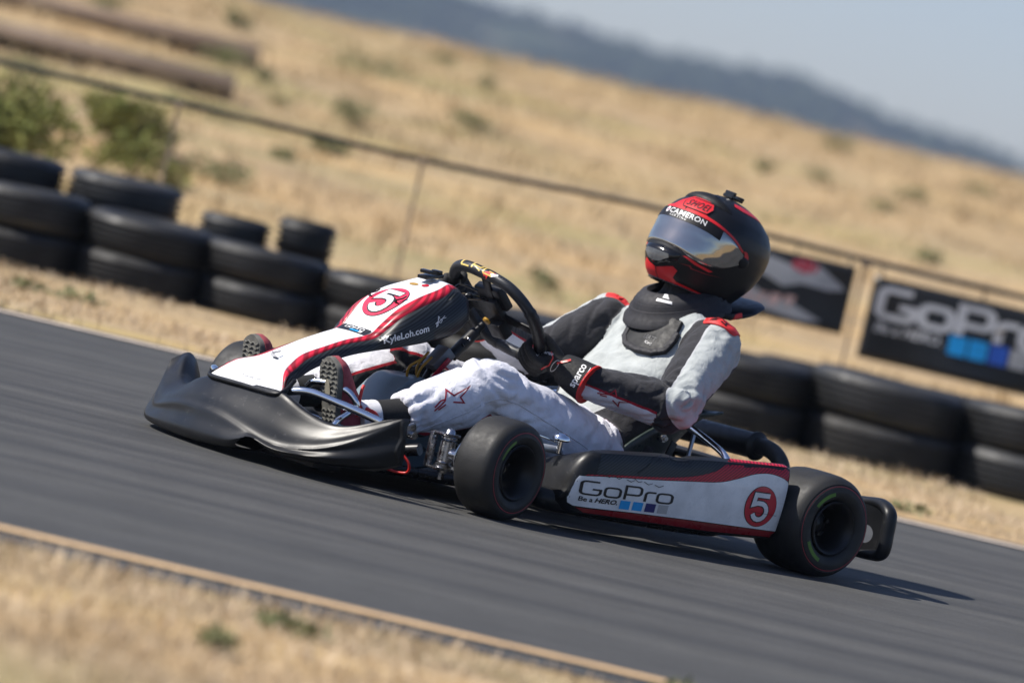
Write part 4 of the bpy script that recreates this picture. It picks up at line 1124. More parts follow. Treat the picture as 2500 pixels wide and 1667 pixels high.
mb.add(*box(wpt(0, 0, -0.012), (0.10, 0.085, 0.022), rot, 0.006)); mb.add(*box(wpt(-0.005, 0.045, 0.006), (0.070, 0.105, 0.026), rot, 0.006)); mb.add(*box(wpt(0.02, -0.035, -0.028), (0.05, 0.06, 0.03), rot, 0.005))
o = mb.build('wheel_hub_and_dash', M['black_satin'], kart); o['kind'] = 'stuff'
put('hub_collar', raw_mesh('hub_collar', *tube([tuple(colh - cd_ * 0.030), tuple(colh - cd_ * 0.024)], 0.0115, 14)), M['yellow'], kart)
mb = MB()
for k, (p) in enumerate([[(-0.03, 0.075, -0.02), (-0.05, 0.115, -0.05), (-0.07, 0.10, -0.08)], [(-0.01, 0.06, -0.03), (-0.04, 0.085, -0.075), (-0.08, 0.06, -0.10)], [(0.02, 0.07, -0.03), (0.0, 0.11, -0.06), (-0.06, 0.08, -0.06), (-0.10, 0.05, -0.09)]]):
    mb.add(*tube(catmull([wpt(*q) for q in p], 5), 0.0034, 6))
o = mb.build('dash_wires', M['black_gloss'], kart); o['kind'] = 'stuff'
# column support with its grey bracket, and the yellow fuel hoses
for s in (-1, 1):
    put('column_support', raw_mesh('column_support', *tube([(0.10, s * 0.16, 0.06), (-0.10, s * 0.035, 0.30), (-0.14, 0.0, 0.325)], 0.011, 12), True, None, 60), M['frame'], kart)
mb = MB(); mb.add(*box((-0.125, 0.035, 0.345), (0.036, 0.050, 0.070), Matrix.Rotation(R(-36), 3, 'Y'), 0.004)); mb.build('support_bracket', pm('grey_bracket', (0.16, 0.165, 0.175), None, 20, 0.4, 0.1, metal=0.5), kart)
mb = MB(); mb.add(*box((-0.115, 0.065, 0.325), (0.012, 0.006, 0.07), Matrix.Rotation(R(-36), 3, 'Y'), 0.002)); mb.build('red_switch_plate', M['red_film'], kart)
for k, p in enumerate([[(-0.02, 0.03, 0.285), (0.0, 0.05, 0.33), (-0.03, 0.06, 0.36)], [(-0.05, 0.03, 0.28), (-0.035, 0.055, 0.33), (-0.06, 0.06, 0.37)], [(-0.08, 0.02, 0.27), (-0.05, 0.02, 0.33), (-0.07, 0.03, 0.38)]]):
    put('fuel_hose', raw_mesh('fuel_hose', *tube(catmull([(a - 0.02, b, c - 0.02) for a, b, c in p], 5), 0.0036, 8), True), M['yellow'], kart)

# --- fuel tank between the legs
tk = [(0.055, 0.060), (0.075, 0.15), (0.055, 0.205), (0.0, 0.272), (-0.035, 0.286), (-0.11, 0.288), (-0.15, 0.27), (-0.165, 0.20), (-0.16, 0.060)]
tk = catmull([(a, 0, b) for a, b in tk], 3, True); rows = []
for y, k in ((-0.075, 0.86), (-0.072, 0.95), (-0.058, 1.0), (0.058, 1.0), (0.072, 0.95), (0.075, 0.86)):
    c = np.mean(np.array(tk), axis=0); rows.append([tuple(c + (p - c) * k + np.array((0, y, 0))) for p in tk])
mb = MB(); n = len(tk); vs = [p for r in rows for p in r]; fs = []
for i in range(len(rows) - 1):
    for k in range(n): fs.append((i * n + k, i * n + (k + 1) % n, (i + 1) * n + (k + 1) % n, (i + 1) * n + k))
fs += [tuple(range(n)), tuple((len(rows) - 1) * n + k for k in range(n))]
mb.add(vs, fs); mb.build('fuel_tank', M['tank'], kart)

# --- seat shell, stays
SPN = [(-0.43, 0.10), (-0.52, 0.075), (-0.66, 0.065), (-0.78, 0.085), (-0.895, 0.165), (-0.982, 0.29), (-1.0, 0.335), (-1.005, 0.350)]
EDG = [(-0.42, 0.125), (-0.52, 0.150), (-0.64, 0.180), (-0.70, 0.235), (-0.79, 0.295), (-0.90, 0.340), (-0.975, 0.352), (-1.005, 0.360)]
sp = catmull([(a, 0, b) for a, b in SPN], 5); ed = catmull([(a, 0, b) for a, b in EDG], 5); rows = []
for a, b in zip(sp, ed):
    rows.append([tuple((a + (b - a) * abs(t) ** 2.4) + np.array((0, 0.205 * math.copysign(abs(t) ** 0.75, t), 0))) for t in np.linspace(-1, 1, 25)])
seat = put('seat', raw_mesh('seat', *grid(rows), True, None, 60), M['seat'], kart); solidify(seat, 0.007, 0); bake(seat)
for s in (-1, 1):
    put('seat_stay', raw_mesh('seat_stay', *tube(catmull([(-0.84, s * 0.20, 0.312), (-0.842, s * 0.27, 0.306), (-0.84, s * 0.37, 0.282), (-0.838, s * 0.45, 0.250), (-0.87, s * 0.49, 0.16), (-0.9, s * 0.32, 0.08)], 6), 0.0095, 12), True, None, 60), M['chrome'], kart)
    put('seat_strut', raw_mesh('seat_strut', *tube([(-0.945, s * 0.175, 0.295), (-0.90, s * 0.22, 0.20), (-0.86, s * 0.29, 0.07)], 0.0135, 10, squash=0.45), True, None, 60), M['alloy'], kart)
    mb = MB(); mb.add(*tube([(-0.800, s * 0.203, 0.262), (-0.800, s * 0.222, 0.262)], 0.011, 12)); mb.add(*tube([(-0.800, s * 0.222, 0.262), (-0.800, s * 0.232, 0.262)], 0.007, 6)); mb.build('seat_bolt', M['steel'], kart)
    put('bolt_strap', raw_mesh('bolt_strap', *box((-0.83, s * 0.212, 0.20), (0.022, 0.006, 0.12), Matrix.Rotation(R(-18), 3, 'Y'), 0.002)), M['black_satin'], kart)

# --- side pods
def pod_section(x):
    X = [-0.905, -0.88, -0.684, -0.49, -0.30, -0.253, -0.225, -0.208, -0.194, -0.181]
    zt = np.interp(-x, [-a for a in X[::-1]], [0.100, 0.150, 0.187, 0.213, 0.227, 0.232, 0.251, 0.266, 0.280, 0.280])
    zb = np.interp(-x, [-a for a in X[::-1]], [0.072, 0.062, 0.054, 0.050, 0.050, 0.052, 0.056, 0.060, 0.072, 0.074])
    yo = np.interp(-x, [-a for a in X[::-1]], [0.575, 0.590, 0.601, 0.608, 0.614, 0.619, 0.626, 0.630, 0.632, 0.632])
    return zt, zb, yo
def make_pod(s):
    rows = []
    for x in [-0.1812, -0.183, -0.187, -0.192, -0.198, -0.206, -0.216, -0.230, -0.245, -0.28] + list(np.linspace(-0.32, -0.88, 22)) + [-0.895, -0.903, -0.905]:
        zt, zb, yo = pod_section(x); h = zt - zb; r = min(0.018, h * 0.3)
        k = 1.0
        dent = 0.008 * math.exp(-((x + 0.52) / 0.03) ** 2)      # knock in the top edge
        hh = min(1.0, h / 0.15); loop = [(0.415, zt - 0.055 * hh), (0.45, zt - 0.042 * hh), (yo - 0.05, zt - 0.010 * hh - dent), (yo - r * 1.3, zt - 0.001 - dent), (yo - r * 0.35, zt - r * 0.45 - dent), (yo, zt - r * 1.4 - dent), (yo + 0.004, zt - h * 0.35), (yo + 0.002, zt - h * 0.6), (yo - 0.006, zb + r * 1.3), (yo - 0.012, zb + r * 0.4), (yo - 0.03, zb), (0.47, zb + 0.004), (0.42, zb + 0.015)]
        if x < -0.89: loop = [(0.52 + (a - 0.52) * (1 if x > -0.9 else 0.985), zb + h / 2 + (b - zb - h / 2) * (1 if x > -0.9 else 0.97)) for a, b in loop]
        rows.append([(x, s * a, b) for a, b in loop])
    n = len(rows[0]); vs = [p for r in rows for p in r]; fs = []
    for i in range(len(rows) - 1):
        for k in range(n): fs.append((i * n + k, i * n + (k + 1) % n, (i + 1) * n + (k + 1) % n, (i + 1) * n + k))
    fs += [tuple(range(n)), tuple((len(rows) - 1) * n + k for k in range(n))]
    mb = MB(); mb.add(vs, fs)
    o = mb.build('side_pod', M['black_plastic'], kart, True, 45)
    put('pod_nose', raw_mesh('pod_nose', *tube(catmull([(-0.120, s * 0.44, 0.078), (-0.135, s * 0.475, 0.076), (-0.165, s * 0.515, 0.072), (-0.205, s * 0.545, 0.072), (-0.26, s * 0.555, 0.074)], 5), [0.004, 0.022, 0.029, 0.030, 0.028], 14, squash=0.9), True, None, 60), M['black_plastic'], o)
    return o
pod = make_pod(1); pod2 = make_pod(-1)
for p_ in (pod, pod2):
    s = 1 if p_ is pod else -1
    bv = bvh_of([p_])
    EX, EY = (-s, 0, 0), (0, 0, 1)
    def pd(name, pts2, mat, off=0.0012, item=None):
        it = item if item is not None else poly([(-a, b) for a, b in pts2])
        if s < 0 and item is None: it = ([(-x, y) for x, y in it[0]], it[1])
        return decal(name, it, bv, (0, s * 0.68, 0) if item is None or s > 0 else (-1.04, s * 0.68, 0), EX, EY, mat, p_, off, 0.02, 0.15)
    topz = [(x, pod_section(x)[0]) for x in np.linspace(-0.235, -0.901, 24)]
    botz = [(x, pod_section(x)[1]) for x in np.linspace(-0.225, -0.901, 24)]
    wt = catmull([(-0.209, 0, 0.152), (-0.28, 0, 0.162), (-0.42, 0, 0.175), (-0.569, 0, 0.191), (-0.66, 0, 0.202), (-0.72, 0, 0.219), (-0.78, 0, 0.240), (-0.83, 0, 0.248), (-0.875, 0, 0.244), (-0.900, 0, 0.236)], 5)
    wt = [(p[0], p[2]) for p in wt]
    white = wt + [(-0.9035, 0.230), (-0.9035, 0.100), (-0.60, 0.091), (-0.40, 0.083), (-0.215, 0.073)] + [(-0.201, 0.078), (-0.196, 0.092), (-0.198, 0.115), (-0.203, 0.140)]
    pd('white_panel', white, M['pod_film'])
    redp = [(-0.230, 0.160), (-0.32, 0.172), (-0.45, 0.186), (-0.56, 0.203), (-0.64, 0.228), (-0.69, 0.262)]
    rc = catmull([(a, 0, b) for a, b in redp], 4); low = [q for q in wt if q[0] < -0.222][::-1]
    pd('red_panel', [(p[0], p[2]) for p in rc] + [(x, pod_section(x)[0] - 0.006) for x in np.linspace(-0.695, -0.9, 10)] + [(-0.9025, 0.262)] + [(a, b + 0.0015) for a, b in low], M['red_carbon'])
    pd('dark_red_sill', [(-0.222, 0.070)] + [(-0.40, 0.081), (-0.60, 0.089), (-0.9025, 0.098), (-0.9025, 0.080)] + [(x, pod_section(x)[1] + 0.010) for x in np.linspace(-0.88, -0.25, 12)], M['dark_red_film'])
    car = [(x, pod_section(x)[0] - 0.010) for x in np.linspace(-0.26, -0.69, 14)] + [(p[0], p[2] + 0.0012) for p in rc[::-1] if p[0] < -0.25 and p[2] < 0.25]
    pd('carbon_panel', car, M['carbon'])
    # top surface: carbon forward, red at the rear
    def pt_(name, pts2, mat):
        return decal(name, poly([(x, s * y) for x, y in pts2] if s > 0 else [(x, -s * y * -1) for x, y in pts2][::-1]), bv, (0, 0, 0.33), (1, 0, 0), (0, 1, 0), mat, p_, 0.0012, 0.02, 0.15)
    pt_('red_top', [(-0.69, 0.44), (-0.70, 0.618), (-0.90, 0.626), (-0.90, 0.44)][::-1], M['red_carbon'])
    base = [(-0.2215, 0.1075), (0.0, 0.0)]
    go = xf2(camera_wordmark(0.135), 0.0665, 0.034, 0, 0, 0.052)
    h1 = xf2(text_fit('Be a', 0.042, 0.0125, bold=0.02), dx=0, dy=0, rot=0.052); h2 = xf2(text_fit('HERO.', 0.074, 0.0130, bold=0.035, shear=0.22), dx=0.048, dy=0.0025, rot=0.052)
    if s > 0:
        O2 = lambda it, x, z: ([(a - x, b + z) for a, b in it[0]], it[1])
    else:
        O2 = lambda it, x, z: ([(a - x, b + z) for a, b in it[0]], it[1])
    gx = -0.2195 if s > 0 else -0.53
    pd('lettering', None, M['black_print'], 0.0022, O2(go, gx, 0.1080))
    pd('lettering', None, M['black_print'], 0.0022, O2(merge2(h1, h2), gx - 0.002, 0.0885))
    for k, c in enumerate(('cyan', 'cyan', 'navy', 'pale_grey')):
        q = xf2(poly([(0, 0), (0.0335, 0), (0.0335, 0.023), (0, 0.023)]), rot=0.052)
        pd('square', None, M[c], 0.0022, O2(q, gx - 0.132 - 0.0425 * k, 0.0865 + 0.0022 * k))
    if s > 0:                                                        # scrapes on the print
        pd('scuff', None, M['black_print'], 0.0030, merge2(*[stroke([(0.275 + 0.012 * i + a_, 0.168 + b_), (0.292 + 0.012 * i + a_, 0.1625 + b_ * 0.5), (0.300 + 0.013 * i + a_, 0.1675)], 0.0016) for i, (a_, b_) in enumerate(((0, 0), (0.02, 0.001), (0.05, -0.002), (0.062, 0.004), (0.085, 0.0), (0.11, -0.003)))]))
        pd('scuff', None, M['black_print'], 0.0050, stroke([(0.790, 0.143), (0.815, 0.1415), (0.850, 0.1425), (0.884, 0.1420)], 0.0009))
        pd('scuff', None, M['black_print'], 0.0030, merge2(stroke([(0.46, 0.247), (0.43, 0.228), (0.405, 0.200), (0.385, 0.186)], 0.0055), stroke([(0.49, 0.244), (0.47, 0.232), (0.44, 0.226)], 0.003)))
    cx5 = -0.822 if s > 0 else -0.218 - 0.0
    pd('number_disc', None, M['black_print'], 0.0020, O2(disc(0.0555, 48), cx5, 0.1585))
    pd('number_disc', None, M['red_film'], 0.0028, O2(disc(0.0538, 48), cx5, 0.1585))
    pd('numeral', None, M['black_print'], 0.0036, O2(xf2(numeral_five(0.25), 0.078, 0.073, -0.036, -0.036, 0.03), cx5, 0.1585))
    pd('numeral', None, M['pod_film'], 0.0044, O2(xf2(numeral_five(0.17), 0.078, 0.073, -0.036, -0.036, 0.03), cx5, 0.1585))
for s in (1, -1):
    mb = MB(); mb.add(*lathe([(0.0, 0.022), (0.012, 0.021), (0.021, 0.015), (0.024, 0.009), (0.024, 0.004), (0.018, 0.0), (0.0, 0.0)], 20, 'z')); mb.v = [(a - 0.222, b + s * 0.485, c + 0.222) for a, b, c in mb.v]
    mb.add(*box((-0.190, s * 0.47, 0.221), (0.075, 0.018, 0.005), Matrix.Rotation(R(-8), 3, 'Y'), 0.001)); mb.add(*tube([(-0.222, s * 0.485, 0.19), (-0.222, s * 0.485, 0.225)], 0.008, 10))
    mb.build('pod_fastener', M['chrome'], kart)
    put('pod_bar', raw_mesh('pod_bar', *tube([(-0.10, s * 0.26, 0.175), (-0.20, s * 0.44, 0.195), (-0.26, s * 0.45, 0.195)], 0.0105, 12), True, None, 60), M['alloy'], kart)
    put('pod_bar', raw_mesh('pod_bar', *tube([(-0.12, s * 0.30, 0.085), (-0.17, s * 0.47, 0.070), (-0.26, s * 0.49, 0.068)], 0.012, 12), True, None, 60), M['alloy'], kart)

# --- exhaust, engine
mb = MB(); yy = np.array([-0.46, -0.455, -0.44, 0.165, 0.175, 0.180, 0.185, 0.192]); rr_ = np.array([0.0, 0.030, 0.036, 0.036, 0.036, 0.0405, 0.0405, 0.030])
P_ = [(-1.172 - 0.02 * (y > 9), y, 0.283 + 0.016 * y) for y in yy]
mb.add(*tube(P_, rr_, 28)); mb.build('silencer', M['black_satin'], kart)
put('exhaust_elbow', raw_mesh('exhaust_elbow', *tube(catmull([(-1.172, 0.185, 0.288), (-1.175, 0.225, 0.288), (-1.182, 0.262, 0.275), (-1.190, 0.285, 0.245), (-1.195, 0.292, 0.20), (-1.197, 0.292, 0.17)], 5), 0.0235, 20), True, None, 60), pm('dark_exhaust', (0.060, 0.058, 0.056), (0.035, 0.034, 0.033), 20, 0.5, 0.1, metal=0.4), kart)
mb = MB()
mb.add(*box((-0.80, -0.36, 0.16), (0.24, 0.17, 0.17), None, 0.02)); mb.add(*box((-0.70, -0.36, 0.29), (0.13, 0.13, 0.12), None, 0.015))
for k in range(6): mb.add(*box((-0.70, -0.36, 0.25 + 0.018 * k), (0.15, 0.15, 0.005), None, 0.001))
mb.add(*tube([(-0.62, -0.36, 0.28), (-0.52, -0.38, 0.30)], 0.028, 16)); mb.add(*tube([(-0.80, -0.36, 0.28), (-1.0, -0.40, 0.30), (-1.13, -0.42, 0.28)], 0.022, 14))
o = mb.build('engine', M['frame'], kart); o['kind'] = 'stuff'
put('chain_guard', raw_mesh('chain_guard', *box((-0.95, -0.28, 0.17), (0.30, 0.03, 0.07), None, 0.01)), M['black_satin'], kart)

# --- rear bumper: rounded hollow bar across the back with a web plate at each end
loop = []
for s in (1, -1):
    seg = [(0.40, 0.205), (0.53, 0.214), (0.612, 0.222), (0.662, 0.210), (0.678, 0.192), (0.682, 0.150), (0.684, 0.112), (0.668, 0.090), (0.61, 0.082), (0.53, 0.080), (0.40, 0.085)]
    loop += [(-1.285 + 0.03 * max(0, (a - 0.58) / 0.1), s * a, b) for a, b in (seg if s > 0 else seg[::-1])]
lp = catmull(loop, 4, True)
rb = put('rear_bumper', raw_mesh('rear_bumper', *tube(lp, 0.020, 14, True, ref=(1, 0, 0), squash=0.8), True, None, 60), M['black_plastic'], kart)
for s in (1, -1):
    n = 28; out_, in_ = [], []
    for i in range(n):
        a = 2 * math.pi * i / n; c, d = math.cos(a), math.sin(a)
        k = 1 / max(abs(c), abs(d)); k = min(k, 1.30)
        out_.append((0.590 + 0.082 * c * k, 0.150 + 0.062 * d * k)); in_.append((0.588 + 0.032 * c, 0.134 + 0.025 * d))
    vs, fs = [], []
    for x in (-1.262, -1.270):
        vs += [(x, s * a, b) for a, b in out_] + [(x, s * a, b) for a, b in in_]
    for i in range(n):
        j = (i + 1) % n
        fs += [(i, j, n + j, n + i), (2 * n + i, 3 * n + i, 3 * n + j, 2 * n + j), (n + i, n + j, 3 * n + j, 3 * n + i)]
    mb = MB(); mb.add(vs, fs); mb.build('web_plate', M['black_plastic'], rb)
    put('bumper_arm', raw_mesh('bumper_arm', *tube([(-1.05, s * 0.27, 0.10), (-1.27, s * 0.27, 0.10)], 0.012, 10)), M['frame'], kart)
    for z in (0.10, 0.20):
        put('bumper_post', raw_mesh('bumper_post', *tube([(-1.275, s * 0.27, 0.085), (-1.275, s * 0.27, 0.21)], 0.012, 10)), M['frame'], kart) if z < 0.15 else None
# ------------------------------------------------------------------ the driver, seated in the kart
POFF = Vector((-0.70, 0.0, 0.080)); NEG = -POFF
_pw = Matrix.Rotation(KROT, 3, 'Z') @ POFF
person = empty('person', (KX + _pw.x, KY + _pw.y, 0.004 + POFF.z), KROT)
tag(person, 'person in pale grey, white and black racing suit and helmet driving the kart', 'person')
CAMD = Vector((0.636, 0.772, 0.0)); IMR = Vector((-0.772, 0.636, 0.0))          # towards the photographer's side / along the track, in kart axes

J = {k: np.array(p, float) for k, p in dict(
    pel=(-0.700, 0, 0.165), waist=(-0.765, 0, 0.255), belly=(-0.832, 0, 0.345), chest=(-0.902, 0.004, 0.432), shou=(-0.940, 0.006, 0.545), nb=(-0.955, 0.006, 0.605),
    shL=(-0.925, 0.195, 0.535), elL=(-0.705, 0.330, 0.355), wrL=(-0.475, 0.208, 0.374),
    shR=(-0.890, -0.195, 0.535), elR=(-0.745, -0.335, 0.378), wrR=(-0.415, -0.195, 0.462),
    hpL=(-0.640, 0.120, 0.165), knL=(-0.170, 0.205, 0.296), anL=(0.085, 0.203, 0.196),
    hpR=(-0.640, -0.120, 0.165), knR=(-0.185, -0.175, 0.292), anR=(0.085, -0.180, 0.190)).items()}
def loft(secs, n=28):
    """elliptic sections: centre, side half width, depth half width, axis"""
    vs, fs = [], []
    for c, w, d, ax in secs:
        ax = np.array(ax, float); ax /= np.linalg.norm(ax); s = np.array((0, 1, 0.0)); s = s - ax * (s @ ax); s /= np.linalg.norm(s); e = np.cross(ax, s)
        for k in range(n):
            a = 2 * math.pi * k / n; cx, sy = math.cos(a), math.sin(a)
            q = 2 / 2.4
            vs.append(np.array(c) + s * w * math.copysign(abs(cx) ** q, cx) + e * d * math.copysign(abs(sy) ** q, sy))
    m = len(secs)
    for i in range(m - 1):
        for k in range(n): fs.append((i * n + k, i * n + (k + 1) % n, (i + 1) * n + (k + 1) % n, (i + 1) * n + k))
    fs += [tuple(range(n)), tuple((m - 1) * n + k for k in range(n))]
    return vs, fs
def limb(pts, rads, n=20):
    p = catmull(pts, 8); r = np.array([x[0] for x in catmull([(a, 0, 0) for a in rads], 8)])
    # rounded ends
    d0 = (p[0] - p[1]) / np.linalg.norm(p[0] - p[1]); d1 = (p[-1] - p[-2]) / np.linalg.norm(p[-1] - p[-2])
    p = [p[0] + d0 * r[0] * 0.6, p[0] + d0 * r[0] * 0.4] + p + [p[-1] + d1 * r[-1] * 0.15]
    r = np.concatenate([[r[0] * 0.3, r[0] * 0.75], r, [r[-1] * 0.9]])
    return tube(p, r, n)
def remesh(name, mb, vox, smooth_it):
    o = mb.build(name, [], None, True, None)
    m = o.modifiers.new('r', 'REMESH'); m.mode = 'VOXEL'; m.voxel_size = vox; m.use_smooth_shade = True
    m = o.modifiers.new('s', 'SMOOTH'); m.factor = 0.5; m.iterations = smooth_it
    bake(o); me = o.data; bpy.data.objects.remove(o); me.polygons.foreach_set('use_smooth', [True] * len(me.polygons))
    me.materials.clear()
    return me
mb = MB()
ax = (-0.22, 0, 0.40)
mb.add(*loft([((-0.690, 0, 0.085), 0.130, 0.085, (-0.1, 0, 1)), ((-0.690, 0, 0.115), 0.172, 0.115, (-0.1, 0, 1)), (J['pel'], 0.186, 0.128, (-0.2, 0, 1)), (J['waist'], 0.180, 0.126, ax), (J['belly'], 0.186, 0.122, ax), (J['chest'], 0.200, 0.116, ax), ((-0.925, 0.005, 0.49), 0.205, 0.108, ax), (J['shou'], 0.188, 0.094, ax), ((-0.948, 0.006, 0.580), 0.145, 0.080, ax), (J['nb'], 0.092, 0.072, ax), ((-0.966, 0.004, 0.650), 0.070, 0.068, ax), ((-0.975, 0, 0.700), 0.066, 0.066, ax)]))
def mid(a, b, t): return J[a] + (J[b] - J[a]) * t
for s in 'LR':
    mb.add(*limb([mid('sh' + s, 'el' + s, -0.02), mid('sh' + s, 'el' + s, 0.35), mid('sh' + s, 'el' + s, 0.75), J['el' + s], mid('el' + s, 'wr' + s, 0.3), mid('el' + s, 'wr' + s, 0.7), J['wr' + s]], [0.078, 0.076, 0.068, 0.064, 0.062, 0.053, 0.044]))
    k = J['kn' + s] + np.array((0, 0, 0.012))
    mb.add(*limb([J['hp' + s], mid('hp' + s, 'kn' + s, 0.35), mid('hp' + s, 'kn' + s, 0.75), k, mid('kn' + s, 'an' + s, 0.35), mid('kn' + s, 'an' + s, 0.7), J['an' + s]], [0.112, 0.108, 0.090, 0.074, 0.078, 0.070, 0.060], 24))
suit_me = remesh('body', mb, 0.0062, 9)

# ---- panels and folds of the suit, worked out along each limb
nV = len(suit_me.vertices); co = np.empty(nV * 3); suit_me.vertices.foreach_get('co', co); co = co.reshape(-1, 3)
no = np.empty(nV * 3); suit_me.vertices.foreach_get('normal', no); no = no.reshape(-1, 3)
def seg_field(a, b, r):
    d = b - a; L_ = np.linalg.norm(d); d = d / L_; t = np.clip(((co - a) @ d) / L_, 0, 1); q = a + t[:, None] * (d * L_); off = co - q
    dist = np.linalg.norm(off, axis=1); return dist - r, t, off / (dist[:, None] + 1e-9), d, L_
SEG = []
for s in 'LR':
    SEG += [('ua' + s, 'sh' + s, 'el' + s, 0.068), ('fa' + s, 'el' + s, 'wr' + s, 0.054), ('th' + s, 'hp' + s, 'kn' + s, 0.096), ('sk' + s, 'kn' + s, 'an' + s, 0.070)]
best = np.full(nV, 1e9); which = np.full(nV, -1); T_ = np.zeros(nV); D_ = np.zeros((nV, 3))
for i, (nm, a, b, r) in enumerate(SEG):
    ds, t, dr, _, _ = seg_field(J[a], J[b], r)
    m = ds < best; best[m] = ds[m]; which[m] = i; T_[m] = t[m]; D_[m] = dr[m]
spine = [J[k] for k in ('pel', 'waist', 'belly', 'chest', 'shou', 'nb')]
tors = np.full(nV, 1e9); th = np.zeros(nV)
for i in range(5):
    a, b = spine[i], spine[i + 1]; d = b - a; L_ = np.linalg.norm(d); d = d / L_
    t = np.clip(((co - a) @ d) / L_, 0, 1); off = co - (a + t[:, None] * d * L_); w = off * np.array((1, 0.70, 1)); ds = np.linalg.norm(w, axis=1) - 0.128
    m = ds < tors; tors[m] = ds[m]; th[m] = (i + t[m]) / 5
isT = tors < best + 0.004
zl = np.full(nV, -1.0); zw = np.full(nV, -1.0)
def perp(v, ax): v = np.array(v, float); v = v - ax * (v @ ax); return v / np.linalg.norm(v)
fold = np.zeros(nV)
for i, (nm, a, b, r) in enumerate(SEG):
    m = (which == i) & ~isT; ax = J[b] - J[a]; L_ = np.linalg.norm(ax); ax = ax / L_; dr = D_[m]; t = T_[m]
    if nm == 'uaL': zl[m] = np.minimum(dr @ perp((-0.12, 0.92, 0.22), ax) - 0.36, 0.90 - dr @ perp((-0.90, 0.15, -0.25), ax))
    if nm == 'uaR': zl[m] = dr @ perp((-0.35, -0.55, 0.75), ax) - 0.50
    if nm == 'faL': zw[m] = np.where(t > 0.01, -(dr @ perp((0.0, 0.42, 0.90), ax)) + 0.22 - 0.30 * (1 - t), -1.0); zl[m] = np.where(t <= 0.16, np.minimum(dr @ np.array((-0.50, 0.62, -0.60)) - 0.42, (0.16 - t) * 6), -1.0)
    if nm == 'faR': zw[m] = -(dr @ perp((0.0, -0.42, 0.90), ax)) - 0.25
    s = 1 if nm[2] == 'L' else -1
    if nm[:2] == 'th': zw[m] = dr @ perp((0, 0.62 * s, 0.78), ax) + (0.36 if s > 0 else 0.10)
    if nm[:2] == 'sk': zw[m] = dr @ perp((0, 0.62 * s, 0.78), ax) + (0.36 if s > 0 else 0.10)
    # folds: ridged noise stretched across the limb, deepest at the joints
    k = np.where(m)[0]; e1 = perp((0, 0, 1) if abs(ax[2]) < 0.9 else (1, 0, 0), ax); e2 = np.cross(ax, e1)
    joint = {'ua': np.exp(-((T_[k] - 1.0) / 0.30) ** 2) + 0.35 * np.exp(-((T_[k]) / 0.25) ** 2), 'fa': 0.55 * np.exp(-(T_[k] / 0.30) ** 2) * np.where(T_[k] < 0.01, 0.3, 1.0) + 0.3 * np.exp(-((T_[k] - 1) / 0.2) ** 2), 'th': 0.7 * np.exp(-((T_[k] - 1.0) / 0.22) ** 2) + 0.9 * np.exp(-((T_[k]) / 0.3) ** 2), 'sk': 0.6 * np.exp(-((T_[k]) / 0.22) ** 2) + 1.0 * np.exp(-((T_[k] - 1) / 0.22) ** 2)}[nm[:2]]
    for q, jt in zip(k, joint):
        sa = T_[q] * L_; c1, c2 = D_[q] @ e1, D_[q] @ e2
        n1 = noise.noise(Vector((sa * 15 + c1 * 1.7 - c2 * 0.9, c1 * 1.0 + i * 7, c2 * 1.0)))
        n2 = noise.noise(Vector((sa * 34 - c2 * 1.6, c1 * 1.4 + i * 3, c2 * 1.4 + 5)))
        n3 = noise.noise(Vector((sa * 7, c1 * 1.6 + i * 11, c2 * 1.6)))
        fold[q] = (min(1.0, 2.8 * abs(n1)) - 0.7) * (0.0030 + 0.0115 * jt) + (1 - 2.6 * abs(n2)) * (0.0010 + 0.0045 * jt) + n3 * 0.004
front = np.array((0.88, 0, 0.47))
mT = isT
lat = np.abs(co[:, 1]); half_w = np.interp(co[:, 2], [0.26, 0.34, 0.42, 0.50, 0.56, 0.62], [0.080, 0.130, 0.165, 0.172, 0.158, 0.13])
zl[mT] = np.minimum((half_w[mT] - lat[mT]) * 12, (no[mT] @ front + 0.15) * 3); zl[mT & (co[:, 2] < 0.245)] = -1; zl[mT & (co[:, 2] > 0.605)] = -1
for q in np.where(mT)[0]:
    p = co[q]; n1 = noise.noise(Vector((p[0] * 10 + p[1] * 7, p[1] * 6, p[2] * 12))); n2 = noise.noise(Vector((p[0] * 26 + p[1] * 9, p[1] * 15, p[2] * 22 + 3)))
    low = max(0.0, 1 - (p[2] - 0.22) / 0.2) if p[2] > 0.22 else 1.0
    fold[q] = (1 - 2.4 * abs(n1)) * (0.0060 + 0.005 * low) + (1 - 2.4 * abs(n2)) * 0.0028
# close to the two leg cuffs the cloth is gathered
for s in 'LR':
    ds, t, dr, ax, L_ = seg_field(J['kn' + s], J['an' + s], 0.07); m = (t > 0.86) & (ds < 0.03)
    e1 = perp((0, 0, 1), ax); e2 = np.cross(ax, e1); ang = np.arctan2(dr @ e2, dr @ e1)
    fold[m] += 0.0035 * np.sin(ang[m] * 15 + 2 * np.sin(ang[m] * 3)) * (t[m] - 0.86) / 0.14
for s in 'LR':
    ds, t, dr, ax, L_ = seg_field(J['kn' + s], J['an' + s], 0.07); m = (t > 0.95) & (ds < 0.03); fold[m] *= 0.35
co2 = co + no * fold[:, None]
flat_bvh = BVHTree.FromPolygons([Vector(p) for p in co], [tuple(p.vertices) for p in suit_me.polygons])
suit_me.vertices.foreach_set('co', co2.reshape(-1))
for nm, arr in (('zl', zl), ('zw', zw)):
    at = suit_me.attributes.new(nm, 'FLOAT', 'POINT'); at.data.foreach_set('value', arr.astype(np.float32))
suit_me.update()
